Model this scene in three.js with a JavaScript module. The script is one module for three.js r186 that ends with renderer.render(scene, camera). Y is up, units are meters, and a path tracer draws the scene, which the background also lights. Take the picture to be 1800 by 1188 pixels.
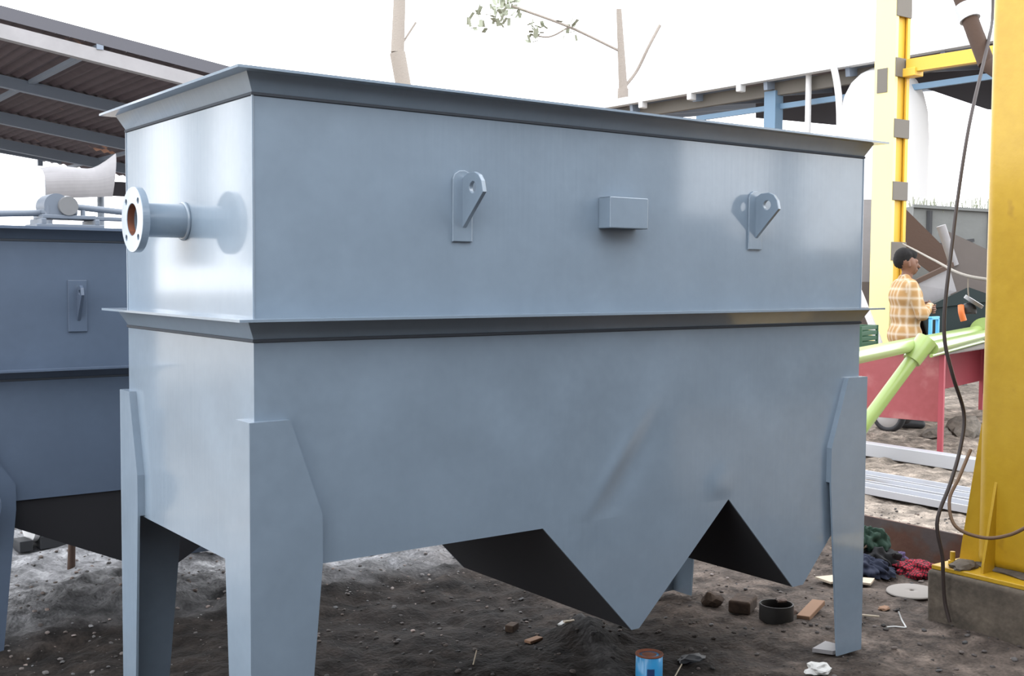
import * as THREE from 'three';
import { mergeGeometries, toCreasedNormals } from 'three/addons/utils/BufferGeometryUtils.js';
import { RoundedBoxGeometry } from 'three/addons/geometries/RoundedBoxGeometry.js';
import { MarchingCubes } from 'three/addons/objects/MarchingCubes.js';
import { ImprovedNoise } from 'three/addons/math/ImprovedNoise.js';

// ------------------------------------------------------------------ camera, sky, exposure
const scene = new THREE.Scene();
const FOCAL = 2020.2, EYE = new THREE.Vector3(-1.256, 1.5, 2.868), YAW = 0.6342, PITCH = -0.0543, ROLL = 0.0063;
const camera = new THREE.PerspectiveCamera(2 * Math.atan(594 / FOCAL) * 180 / Math.PI, 1800 / 1188, 0.05, 300);
const FWD = new THREE.Vector3(Math.sin(YAW) * Math.cos(PITCH), Math.sin(PITCH), -Math.cos(YAW) * Math.cos(PITCH));
const RIGHT0 = FWD.clone().cross(new THREE.Vector3(0, 1, 0)).normalize(), UP0 = RIGHT0.clone().cross(FWD);
const UP = UP0.clone().multiplyScalar(Math.cos(ROLL)).addScaledVector(RIGHT0, -Math.sin(ROLL));
camera.position.copy(EYE); camera.up.copy(UP); camera.lookAt(EYE.clone().add(FWD));
scene.add(camera);
const SKY_LEVEL = 3.8;
{ // hazy overcast sky, a little cooler towards the zenith
  const w = 64, h = 32, data = new Float32Array(w * h * 4);
  for (let j = 0; j < h; j++) for (let i = 0; i < w; i++) {
    const el = Math.max(0, ((j + 0.5) / h * 2 - 1)), k = (j * w + i) * 4;
    const b = 1 - 0.12 * el;
    data[k] = b * (0.99 - 0.06 * el); data[k + 1] = b * (1 - 0.02 * el); data[k + 2] = b * (1.02 + 0.05 * el); data[k + 3] = 1;
  }
  const t = new THREE.DataTexture(data, w, h, THREE.RGBAFormat, THREE.FloatType);
  t.mapping = THREE.EquirectangularReflectionMapping; t.magFilter = t.minFilter = THREE.LinearFilter; t.needsUpdate = true;
  scene.background = t; scene.environment = t;
  scene.backgroundIntensity = SKY_LEVEL; scene.environmentIntensity = SKY_LEVEL;
}
const renderer = new THREE.WebGLRenderer({ antialias: true });
renderer.toneMapping = THREE.LinearToneMapping;
renderer.toneMappingExposure = 1.0;
renderer.shadowMap.enabled = true;

// ------------------------------------------------------------------ helpers
let seed = 12345;
const rnd = () => { seed = (seed * 1664525 + 1013904223) >>> 0; return seed / 4294967296; };
const rr = (a, b) => a + (b - a) * rnd();
const V = (x, y, z) => new THREE.Vector3(x, y, z);
const perlin = new ImprovedNoise();
const noise = (x, y, z = 0) => perlin.noise(x, y, z);
const fbm = (x, y, z, o = 4) => { let s = 0, a = 0.5, f = 1; for (let i = 0; i < o; i++) { s += a * noise(x * f, y * f, z + i * 7.3); f *= 2.03; a *= 0.5; } return s; };
const lin = (r, g, b) => new THREE.Color().setRGB(r, g, b);
const used = {};
function numbered(name) { const n = used[name] = (used[name] ?? -1) + 1; return n ? name + '_' + String(n).padStart(3, '0') : name; }
function prep(g) { // plain attributes, uv in metres by the dominant axis of the normal
  g = g.index ? g.toNonIndexed() : g.clone();
  for (const k of Object.keys(g.attributes)) if (!['position', 'normal', 'uv'].includes(k)) g.deleteAttribute(k);
  if (!g.attributes.normal) g.computeVertexNormals();
  const p = g.attributes.position, n = g.attributes.normal, uv = new Float32Array(p.count * 2);
  for (let i = 0; i < p.count; i += 3) {
    let ax = 0, ay = 0, az = 0;
    for (let j = i; j < i + 3; j++) { ax += n.getX(j); ay += n.getY(j); az += n.getZ(j); }
    ax = Math.abs(ax); ay = Math.abs(ay); az = Math.abs(az);
    for (let j = i; j < i + 3; j++) {
      const x = p.getX(j), y = p.getY(j), z = p.getZ(j);
      if (ay >= ax && ay >= az) { uv[2 * j] = x; uv[2 * j + 1] = z; } else if (ax >= az) { uv[2 * j] = z; uv[2 * j + 1] = y; } else { uv[2 * j] = x; uv[2 * j + 1] = y; }
    }
  }
  g.setAttribute('uv', new THREE.BufferAttribute(uv, 2));
  g.morphAttributes = {}; g.clearGroups();
  return g;
}
function geo(gs) { const a = (Array.isArray(gs) ? gs.flat(9) : [gs]).map(prep); return a.length > 1 ? mergeGeometries(a) : a[0]; }
function obj(name, gs, material, parent = scene) {
  const m = new THREE.Mesh(geo(gs), material);
  m.name = parent === scene ? numbered(name) : name; m.castShadow = m.receiveShadow = true;
  parent.add(m); return m;
}
function tag(o, label, category, group, kind) {
  if (label) o.userData.label = label; if (category) o.userData.category = category;
  if (group) o.userData.group = group; if (kind) o.userData.kind = kind; return o;
}
function struct(o) { o.userData.kind = 'structure'; return o; }
function thing(name, label, category, pos = [0, 0, 0], turn = 0, group) {
  const o = new THREE.Group(); o.name = numbered(name); scene.add(o); o.position.set(...pos); o.rotation.y = turn;
  return tag(o, label, category, group);
}
const box = (x0, x1, y0, y1, z0, z1) => new THREE.BoxGeometry(x1 - x0, y1 - y0, z1 - z0).translate((x0 + x1) / 2, (y0 + y1) / 2, (z0 + z1) / 2);
const rbox = (x0, x1, y0, y1, z0, z1, r = 0.004, s = 2) => new RoundedBoxGeometry(x1 - x0, y1 - y0, z1 - z0, s, Math.min(r, (x1 - x0) / 2.01, (y1 - y0) / 2.01, (z1 - z0) / 2.01)).translate((x0 + x1) / 2, (y0 + y1) / 2, (z0 + z1) / 2);
function ext(pts, t, holes = [], bevel = 0) {
  const s = new THREE.Shape(pts.map((p) => new THREE.Vector2(...p)));
  for (const [hx, hy, r] of holes) { const h = new THREE.Path(); h.absarc(hx, hy, r, 0, Math.PI * 2, true); s.holes.push(h); }
  const g = new THREE.ExtrudeGeometry(s, { depth: t - 2 * bevel, bevelEnabled: bevel > 0, bevelThickness: bevel, bevelSize: bevel, bevelOffset: -bevel, bevelSegments: 2, curveSegments: 16 });
  return g.translate(0, 0, bevel);
}
const polyZ = (pts, z0, z1, holes, bevel) => ext(pts, z1 - z0, holes, bevel).translate(0, 0, z0);                                    // pts [x, y]
const polyX = (pts, x0, x1, holes, bevel) => ext(pts, x1 - x0, holes, bevel).rotateY(-Math.PI / 2).translate(x1, 0, 0);              // pts [z, y]
const polyY = (pts, y0, y1, holes, bevel) => ext(pts.map(([x, z]) => [x, -z]), y1 - y0, holes, bevel).rotateX(-Math.PI / 2).translate(0, y0, 0); // pts [x, z]
const arr = (p) => p.isVector3 ? p : V(...p);
function bar(a, b, w, h, roll = 0) { // box between two points
  a = arr(a); b = arr(b); const d = b.clone().sub(a), L = d.length();
  const g = new THREE.BoxGeometry(w, h, L); if (roll) g.rotateZ(roll);
  const m = new THREE.Matrix4().lookAt(b, a, Math.abs(d.y) > 0.98 * L ? V(1, 0, 0) : V(0, 1, 0)); g.applyMatrix4(m);
  return g.translate((a.x + b.x) / 2, (a.y + b.y) / 2, (a.z + b.z) / 2);
}
function rod(a, b, r, r2 = r, n = 16, open = false) {
  a = arr(a); b = arr(b); const d = b.clone().sub(a), L = d.length();
  const g = new THREE.CylinderGeometry(r2, r, L, n, 1, open);
  g.applyQuaternion(new THREE.Quaternion().setFromUnitVectors(V(0, 1, 0), d.normalize()));
  return g.translate((a.x + b.x) / 2, (a.y + b.y) / 2, (a.z + b.z) / 2);
}
function tube(pts, r, n = 8, seg = 12) { return new THREE.TubeGeometry(new THREE.CatmullRomCurve3(pts.map(arr)), pts.length * seg, r, n, false); }
function lathe(pts, n = 40) { return new THREE.LatheGeometry(pts.map((p) => new THREE.Vector2(...p)), n); }
function slab(a, b, c, d, t) { // thin plate on four corner points, thickness t along its normal
  [a, b, c, d] = [a, b, c, d].map(arr);
  const n = b.clone().sub(a).cross(d.clone().sub(a)).normalize().multiplyScalar(t);
  const q = [a, b, c, d], o = q.map((p) => p.clone().sub(n)), P = [];
  const quad = (p, r, s, u) => { for (const v of [p, r, s, p, s, u]) P.push(v.x, v.y, v.z); };
  quad(a, b, c, d); quad(o[3], o[2], o[1], o[0]);
  for (let i = 0; i < 4; i++) { const j = (i + 1) % 4; quad(q[j], q[i], o[i], o[j]); }
  const g = new THREE.BufferGeometry(); g.setAttribute('position', new THREE.Float32BufferAttribute(P, 3)); g.computeVertexNormals(); return g;
}
function ring(x0, x1, z0, z1, prof) { // profile [offset out, y] swept round a rectangle with mitred corners
  const P = [], n = prof.length;
  const cor = ([o, y]) => [V(x0 - o, y, z1 + o), V(x1 + o, y, z1 + o), V(x1 + o, y, z0 - o), V(x0 - o, y, z0 - o)];
  for (let i = 0; i < n; i++) {
    const A = cor(prof[i]), B = cor(prof[(i + 1) % n]);
    for (let k = 0; k < 4; k++) { const l = (k + 1) % 4; for (const v of [A[k], A[l], B[l], A[k], B[l], B[k]]) P.push(v.x, v.y, v.z); }
  }
  const g = new THREE.BufferGeometry(); g.setAttribute('position', new THREE.Float32BufferAttribute(P, 3)); g.computeVertexNormals(); return g;
}
function lump(r, sx, sy, sz, s, rough = 0.3, detail = 2) { // an irregular stone
  const g = new THREE.IcosahedronGeometry(1, detail), p = g.attributes.position;
  for (let i = 0; i < p.count; i++) {
    const v = V(p.getX(i), p.getY(i), p.getZ(i)), k = r * (1 + rough * fbm(v.x * 1.3 + s, v.y * 1.3, v.z * 1.3 + s * 2, 3) * 1.6);
    p.setXYZ(i, v.x * k * sx, Math.max(v.y, -0.45) * k * sy, v.z * k * sz);
  }
  g.computeVertexNormals(); return detail < 2 ? g : toCreasedNormals(g, 0.5);
}

// ------------------------------------------------------------------ textures and materials
function tex(n, fn, srgb = true, rep = 1) { // fn(u, v) in 0..1 -> [r, g, b] 0..255, tileable when fn is
  const d = new Uint8Array(n * n * 4);
  for (let j = 0; j < n; j++) for (let i = 0; i < n; i++) { const c = fn(i / n, j / n), k = (j * n + i) * 4; for (let q = 0; q < 3; q++) d[k + q] = Math.max(0, Math.min(255, c[q])); d[k + 3] = 255; }
  const t = new THREE.DataTexture(d, n, n, THREE.RGBAFormat); t.wrapS = t.wrapT = THREE.RepeatWrapping; t.magFilter = THREE.LinearFilter; t.minFilter = THREE.LinearMipmapLinearFilter; t.generateMipmaps = true;
  if (srgb) t.colorSpace = THREE.SRGBColorSpace; t.repeat.set(rep, rep); t.needsUpdate = true; return t;
}
// tileable noise: sample a torus-like blend
const tn = (u, v, f, s, o = 4) => { // blend of four shifted fields so that the edges meet
  const a = fbm(u * f, v * f, s, o), b = fbm((u - 1) * f, v * f, s, o), c = fbm(u * f, (v - 1) * f, s, o), d = fbm((u - 1) * f, (v - 1) * f, s, o);
  return (a * (1 - u) + b * u) * (1 - v) + (c * (1 - u) + d * u) * v;
};
const paintBump = tex(512, (u, v) => { const b = 128 + 90 * tn(u, v, 3, 1, 3) + 16 * fbm(u * 90, v * 5, 3, 2) * Math.sin(Math.PI * u) * Math.sin(Math.PI * v) + 8 * tn(u, v, 40, 9, 2); return [b, b, b]; }, false, 0.7);
const paintMap = tex(512, (u, v) => { const b = 236 + 26 * tn(u, v, 5, 4, 4) + 10 * tn(u, v, 30, 14, 2); return [b, b, b]; }, true, 0.9);
const paintRough = tex(256, (u, v) => { const b = 128 + 120 * tn(u, v, 6, 21, 4); return [b, b, b]; }, false, 0.8);
const bluePaint = new THREE.MeshPhysicalMaterial({ color: lin(0.24, 0.315, 0.395), map: paintMap, roughness: 0.4, ior: 1.6, clearcoat: 1, clearcoatRoughness: 0.09, bumpMap: paintBump, bumpScale: 0.012, side: THREE.DoubleSide });
const bluePaintShaded = new THREE.MeshPhysicalMaterial({ color: lin(0.09, 0.125, 0.185), map: paintMap, roughness: 0.5, clearcoat: 0.7, clearcoatRoughness: 0.2, bumpMap: paintBump, bumpScale: 0.003, side: THREE.DoubleSide });  // same paint as the front tank, darkened for the shade behind it
const shadedUnderside = new THREE.MeshStandardMaterial({ color: lin(0.03, 0.03, 0.035), roughness: 0.85, side: THREE.DoubleSide });  // shade below the tanks put into a near-black colour
const seamMat = new THREE.MeshStandardMaterial({ color: lin(0.05, 0.06, 0.075), roughness: 0.8, side: THREE.DoubleSide });
const primerMat = new THREE.MeshPhysicalMaterial({ color: lin(0.2, 0.2, 0.2), map: paintMap, roughness: 0.45, clearcoat: 0.4, clearcoatRoughness: 0.2, side: THREE.DoubleSide });
const rustTex = tex(256, (u, v) => { const k = 0.5 + 1.1 * tn(u, v, 6, 31, 5), m = 0.5 + tn(u, v, 20, 37, 3); return [70 + 85 * k + 20 * m, 48 + 42 * k + 14 * m, 38 + 24 * k + 12 * m]; }, true, 1.5);
const fineBump = tex(256, (u, v) => { const b = 128 + 150 * tn(u, v, 14, 51, 4); return [b, b, b]; }, false, 3);
const rust = new THREE.MeshStandardMaterial({ map: rustTex, roughness: 0.9, bumpMap: fineBump, bumpScale: 0.002, side: THREE.DoubleSide });
const rustBrown = new THREE.MeshStandardMaterial({ color: lin(0.07, 0.042, 0.03), roughness: 0.85, bumpMap: fineBump, bumpScale: 0.002, side: THREE.DoubleSide });
const wornTex = (base, wear, s, thr = 0.16) => tex(512, (u, v) => { const k = tn(u, v, 4, s, 5), m = 14 * tn(u, v, 25, s + 5, 3), t = Math.max(0, Math.min(1, (k - thr) * 9)); return base.map((b, i) => b + m + 22 * tn(u, v, 3, s + 9, 3) + (wear[i] - b) * t * 0.75); }, true, 0.7);
const yellowNear = new THREE.MeshPhysicalMaterial({ map: wornTex([186, 148, 28], [112, 76, 32], 61, 0.2), roughness: 0.42, clearcoat: 0.35, clearcoatRoughness: 0.3, bumpMap: fineBump, bumpScale: 0.001 });
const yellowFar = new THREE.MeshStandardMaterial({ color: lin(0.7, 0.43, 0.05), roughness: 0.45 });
const yellowLit = new THREE.MeshStandardMaterial({ color: lin(0.86, 0.74, 0.32), roughness: 0.4 });  // same yellow as the rest of the column, lightened for its bright side
const battenGrey = new THREE.MeshStandardMaterial({ color: lin(0.15, 0.135, 0.115), roughness: 0.7 });
const concreteTex = tex(512, (u, v) => { const b = 108 + 70 * tn(u, v, 6, 71, 5) + 30 * tn(u, v, 40, 77, 2); return [b, b * 0.95, b * 0.88]; }, true, 1.2);
const concrete = new THREE.MeshStandardMaterial({ color: lin(0.66, 0.6, 0.54), map: concreteTex, roughness: 0.95, bumpMap: fineBump, bumpScale: 0.004 });
const rustGrey = new THREE.MeshStandardMaterial({ map: wornTex([84, 56, 44], [74, 72, 74], 141, 0.02), roughness: 0.85, bumpMap: fineBump, bumpScale: 0.002 });
const greyRock = new THREE.MeshStandardMaterial({ color: lin(0.95, 0.92, 0.9), map: concreteTex, roughness: 0.95, bumpMap: fineBump, bumpScale: 0.004 });
const galv = new THREE.MeshStandardMaterial({ color: lin(0.46, 0.47, 0.5), roughness: 0.45, metalness: 0.35, side: THREE.DoubleSide });
const greySteel = new THREE.MeshStandardMaterial({ color: lin(0.17, 0.18, 0.175), map: paintMap, roughness: 0.6, side: THREE.DoubleSide });
const brownSteel = new THREE.MeshStandardMaterial({ color: lin(0.12, 0.1, 0.09), map: paintMap, roughness: 0.65, side: THREE.DoubleSide });
const paleSteel = new THREE.MeshStandardMaterial({ color: lin(0.27, 0.26, 0.265), map: paintMap, roughness: 0.5, side: THREE.DoubleSide });
const machineGrey = new THREE.MeshStandardMaterial({ color: lin(0.14, 0.165, 0.2), roughness: 0.45 });
const darkMetal = new THREE.MeshStandardMaterial({ color: lin(0.03, 0.032, 0.036), roughness: 0.6 });
const redTex = wornTex([150, 66, 70], [172, 108, 106], 81, 0.05);
const redPaint = new THREE.MeshPhysicalMaterial({ map: redTex, roughness: 0.5, clearcoat: 0.5, clearcoatRoughness: 0.25, side: THREE.DoubleSide });
const redDeep = new THREE.MeshStandardMaterial({ color: lin(0.36, 0.06, 0.08), roughness: 0.55, side: THREE.DoubleSide });
const greenPipe = new THREE.MeshPhysicalMaterial({ color: lin(0.27, 0.37, 0.1), roughness: 0.35, clearcoat: 0.6, clearcoatRoughness: 0.2 });
const skyBlue = new THREE.MeshStandardMaterial({ color: lin(0.1, 0.4, 0.7), roughness: 0.45 });
const shedBlue = new THREE.MeshStandardMaterial({ color: lin(0.13, 0.22, 0.32), roughness: 0.6 });
const white = new THREE.MeshStandardMaterial({ color: lin(0.62, 0.62, 0.62), roughness: 0.6, side: THREE.DoubleSide });
const eaveDark = new THREE.MeshStandardMaterial({ color: lin(0.13, 0.12, 0.105), roughness: 0.8 });
const beamWhite = new THREE.MeshStandardMaterial({ color: lin(0.36, 0.35, 0.36), map: paintMap, roughness: 0.6 });
const beamBlue = new THREE.MeshStandardMaterial({ color: lin(0.2, 0.24, 0.3), roughness: 0.6 });
const sheetTex = tex(512, (u, v) => { const k = tn(u, v, 7, 91, 4), t = Math.max(0, Math.min(1, (k - 0.17) * 14)); const m = 18 * tn(u, v, 22, 95, 3); return [84 + m + 90 * t, 72 + m + 56 * t, 76 + m + 26 * t]; }, true, 0.35);
const roofSheet = new THREE.MeshStandardMaterial({ map: sheetTex, roughness: 0.85, side: THREE.DoubleSide });
const darkClad = new THREE.MeshStandardMaterial({ color: lin(0.1, 0.1, 0.115), roughness: 0.8, side: THREE.DoubleSide });
const cableMat = new THREE.MeshStandardMaterial({ color: lin(0.03, 0.019, 0.016), roughness: 0.6 });
const cableTan = new THREE.MeshStandardMaterial({ color: lin(0.13, 0.075, 0.04), roughness: 0.7 });
const ropeMat = new THREE.MeshStandardMaterial({ color: lin(0.25, 0.225, 0.19), roughness: 0.9 });
const bark = new THREE.MeshStandardMaterial({ color: lin(0.3, 0.265, 0.23), roughness: 0.9, bumpMap: fineBump, bumpScale: 0.01 });
const leafMat = new THREE.MeshStandardMaterial({ color: lin(0.3, 0.32, 0.24), roughness: 0.8, side: THREE.DoubleSide });
const brickMat = new THREE.MeshStandardMaterial({ color: lin(0.36, 0.25, 0.19), map: concreteTex, roughness: 0.95, bumpMap: fineBump, bumpScale: 0.004 });
const woodMat = new THREE.MeshStandardMaterial({ color: lin(0.26, 0.15, 0.09), roughness: 0.85 });
const paleWood = new THREE.MeshStandardMaterial({ color: lin(0.5, 0.42, 0.32), roughness: 0.85 });
const paperMat = new THREE.MeshStandardMaterial({ color: lin(0.6, 0.6, 0.58), roughness: 0.8, side: THREE.DoubleSide });

// ------------------------------------------------------------------ ground
const ridge = (x, z) => { // a streak of spilled ash below the middle hopper
  const ax = 1.86, az = -0.8, dx = -0.34, dz = 0.56, l2 = dx * dx + dz * dz, t = Math.max(0, Math.min(1, ((x - ax) * dx + (z - az) * dz) / l2));
  const d = Math.hypot(x - ax - dx * t, z - az - dz * t) / (0.1 + 0.06 * fbm(x * 8, z * 8, 6.6, 2)); return d < 1 ? (1 - d * d) ** 2 * (1 - 0.6 * t) : 0;
};
function groundHeight(x, z) {
  const rough = 1 + 1.6 / (1 + Math.exp((z + 1.7) * 4));
  let h = 0.022 * fbm(x * 1.1, z * 1.1, 2.2, 3) + 0.03 * rough * fbm(x * 5, z * 5, 5.5, 4) + 0.02 * fbm(x * 17, z * 17, 8.5, 2) + ridge(x, z) * (0.03 + 0.05 * fbm(x * 14, z * 14, 4.4, 2));
  // heaps of ash and spoil behind the tanks
  const heap = (hx, hz, r, a) => { const d = Math.hypot(x - hx, z - hz) / r; return d < 1 ? a * (1 - d * d) * (1 - d * d) * (1 + 0.8 * fbm(x * 9, z * 9, 3.3, 3)) : 0; };
  h += heap(0.25, -2.55, 0.7, 0.07) + heap(1.2, -2.2, 0.6, 0.06) + heap(1.8, -0.75, 0.22, 0.06) + heap(2.35, -1.5, 0.5, 0.05);
  return h - 0.012;
}
{
  const line = (segs) => { const a = []; for (const [s, e, d] of segs) { const n = Math.max(1, Math.round((e - s) / d)); for (let i = 0; i < n; i++) a.push(s + (e - s) * i / n); } a.push(segs.at(-1)[1]); return a; };
  const xs = line([[-60, -6, 6], [-6, -1, 0.5], [-1, 5, 0.024], [5, 10, 0.07], [10, 20, 0.5], [20, 90, 7]]);
  const zs = line([[-90, -20, 7], [-20, -9, 0.7], [-9, -4.5, 0.09], [-4.5, 0.6, 0.024], [0.6, 4, 0.2], [4, 40, 6]]);
  const P = [], C = [], U = [], I = [];
  const soil = [0.03, 0.0235, 0.0195], sand = [0.43, 0.36, 0.295], ash = [0.46, 0.46, 0.47], red = [0.15, 0.118, 0.098];  // ash lightened to hold the bluish sky sheen on the ground
  const sm = (a, b, x) => { const t = Math.max(0, Math.min(1, (x - a) / (b - a))); return t * t * (3 - 2 * t); };
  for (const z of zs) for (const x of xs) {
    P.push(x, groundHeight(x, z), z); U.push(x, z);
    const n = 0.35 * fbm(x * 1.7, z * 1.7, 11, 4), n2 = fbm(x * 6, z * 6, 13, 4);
    const s = sm(3.9, 4.5, x + n), sunlitDust = sm(-0.75, -1.5, x + n), a = sm(-1.85, -2.75, z + n * 1.5) * (1 - s), r = sm(1.7, 2.7, x + n * 1.8) * (1 - s), q = 0.55 * ridge(x, z);  // dust left of the tank coloured paler to stand in for sunlight
    const c = soil.map((v, i) => { let w = v + (red[i] - v) * r; w = w + (ash[i] - w) * Math.min(1, a + q * 0.5); w = w + (sand[i] - w) * s; w += ([0.58, 0.5, 0.41][i] - w) * sunlitDust; return Math.max(0.008, w * (1 + 1.3 * n2)); });
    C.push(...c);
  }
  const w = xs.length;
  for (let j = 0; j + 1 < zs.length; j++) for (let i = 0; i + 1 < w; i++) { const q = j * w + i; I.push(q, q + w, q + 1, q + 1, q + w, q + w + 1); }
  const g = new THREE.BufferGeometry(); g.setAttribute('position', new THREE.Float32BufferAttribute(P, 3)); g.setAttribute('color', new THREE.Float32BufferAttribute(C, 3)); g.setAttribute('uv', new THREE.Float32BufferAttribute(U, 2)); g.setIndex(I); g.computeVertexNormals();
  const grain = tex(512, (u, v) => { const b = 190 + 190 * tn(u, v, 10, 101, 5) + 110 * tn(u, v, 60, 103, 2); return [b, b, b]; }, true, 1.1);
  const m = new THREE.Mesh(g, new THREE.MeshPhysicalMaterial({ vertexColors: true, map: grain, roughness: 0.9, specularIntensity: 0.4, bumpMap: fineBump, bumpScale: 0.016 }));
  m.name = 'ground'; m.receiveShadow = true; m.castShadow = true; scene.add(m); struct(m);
}
// loose grit nobody could count
{
  const geos = [lump(1, 1, 0.6, 0.8, 3, 0.3, 1), lump(1, 0.8, 0.5, 1, 8, 0.35, 1)];
  const gritMat = new THREE.MeshStandardMaterial({ roughness: 0.9, color: 0xffffff });
  const holder = new THREE.Group(); holder.name = 'gravel'; scene.add(holder); tag(holder, 'small stones and grit strewn over the dirt under the tanks', 'gravel', null, 'stuff');
  for (const g of geos) {
    const N = 3600, im = new THREE.InstancedMesh(g, gritMat, N); im.name = 'grit'; im.castShadow = im.receiveShadow = true;
    const m = new THREE.Matrix4(), q = new THREE.Quaternion(), e = new THREE.Euler();
    for (let i = 0; i < N; i++) {
      const x = rr(-0.8, 5.2), z = rr(-4.6, 0.5), s = 0.003 + 0.011 * Math.pow(rnd(), 4);
      e.set(rr(-0.3, 0.3), rr(0, 6.28), rr(-0.3, 0.3)); q.setFromEuler(e);
      m.compose(V(x, groundHeight(x, z) + s * 0.25, z), q, V(s, s, s)); im.setMatrixAt(i, m);
      const b = z < -1.8 ? rr(0.05, 0.2) : rr(0.02, 0.1) * (rnd() < 0.05 ? 2.5 : 1), w = rr(0, 0.3); im.setColorAt(i, lin(b * (1 + w), b, b * (1 - 0.5 * w)));
    }
    holder.add(im);
  }
}

// unseen workshop wall added to shade the tank front, open towards the right
{
  const X0 = -6.4, X1 = 0.8, Z = 3.4, H = 3.0;
  const w = new THREE.Group(); w.name = 'added_wall_back'; scene.add(w); struct(w);
  for (let x = X0, i = 0; x < X1 - 0.01; x += 0.91, i++) {
    const P = [], n = 12, q = (u, y) => V(x + 0.93 * u, y, Z + 0.014 * Math.sin(u * n * 2 * Math.PI) + (i % 2) * 0.006);
    for (let k = 0; k < n * 4; k++) { const a = k / (n * 4), b = (k + 1) / (n * 4); for (const v of [q(a, 0), q(b, H), q(b, 0), q(a, 0), q(a, H), q(b, H)]) P.push(v.x, v.y, v.z); for (const v of [q(a, 0), q(b, 0), q(b, H), q(a, 0), q(b, H), q(a, H)]) P.push(v.x, v.y, v.z + 0.02); }
    const g = new THREE.BufferGeometry(); g.setAttribute('position', new THREE.Float32BufferAttribute(P, 3)); g.computeVertexNormals();
    obj('wall_sheet', g, roofSheet, w);
  }
  for (let x = X0; x <= X1 + 0.01; x += (X1 - X0) / 4) obj('wall_post', box(x - 0.05, x + 0.05, -0.05, H, Z + 0.05, Z + 0.15), darkClad, w);
  obj('wall_cap', box(X0 - 0.05, X1 + 0.05, H, H + 0.06, Z - 0.04, Z + 0.16), darkClad, w);
}

// unseen yard wall with posts, added to shape the mirroring in the tank
{
  const w = new THREE.Group(); w.name = 'added_wall_yard'; scene.add(w); struct(w);
  const m = new THREE.MeshStandardMaterial({ color: lin(0.12, 0.115, 0.11), map: concreteTex, roughness: 0.9 });
  for (let i = 0; i < 11; i++) { const x = 3.6 + i * 1.3, h = [2.0, 2.05, 1.9, 2.2, 2.0, 1.85, 2.1, 2.3, 2.0, 2.1, 2.0][i]; obj('wall_bay', rbox(x, x + 1.28, -0.05, h, 6.5, 6.7, 0.02), m, w); }
  for (const [x, h] of [[6.6, 4.6], [8.1, 3.4], [10.2, 4.8], [13.6, 4.6]]) obj('post', rbox(x - 0.14, x + 0.14, -0.05, h, 6.75, 7.0, 0.02), darkClad, w);
  obj('beam', rbox(6.4, 10.4, 3.25, 3.45, 6.8, 6.95, 0.01), darkClad, w);
}
// unseen ribbed container, added end-on to shade the lower long side of the tank
{
  const x0 = 0.95, x1 = 3.39, z0 = 1.95, z1 = 8, H = 2.9, w = new THREE.Group(); w.name = 'added_container'; scene.add(w); struct(w);
  const dark = new THREE.MeshStandardMaterial({ color: lin(0.05, 0.05, 0.055), roughness: 0.7, side: THREE.DoubleSide });
  const zig = (a, b, n, f) => { const o = []; for (let i = 0; i < n; i++) for (const [u, d] of [[0, 0], [0.3, 0], [0.45, 0.035], [0.8, 0.035], [0.95, 0]]) o.push(f(a + (b - a) * (i + u) / n, d)); o.push(f(b, 0)); return o; };
  const sheet = (front, back) => polyY([...front, ...back.reverse()], 0.12, H - 0.1);
  obj('end_wall', sheet(zig(x0, x1, 9, (u, d) => [u, z0 + 0.02 + d]), zig(x0, x1, 9, (u, d) => [u, z0 + 0.03 + d])), dark, w);
  for (const [x, s] of [[x0, 1], [x1, -1]]) obj('side_wall', sheet(zig(z0, z1, 20, (u, d) => [x + s * (0.02 + d), u]), zig(z0, z1, 20, (u, d) => [x + s * (0.03 + d), u])), dark, w);
  obj('roof_panel', box(x0, x1, H - 0.06, H - 0.02, z0, z1), dark, w);
  for (const [x, z] of [[x0, z0], [x1, z0], [x0, z1], [x1, z1]]) obj('corner_post', rbox(x - 0.06, x + 0.06, -0.04, H, z - 0.06, z + 0.06, 0.01), dark, w);
  for (const y of [0.1, H - 0.05]) { for (const z of [z0, z1]) obj('rail', rbox(x0, x1, y - 0.05, y + 0.05, z - 0.05, z + 0.05, 0.01), dark, w); for (const x of [x0, x1]) obj('rail', rbox(x - 0.05, x + 0.05, y - 0.05, y + 0.05, z0, z1, 0.01), dark, w); }
}

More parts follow.
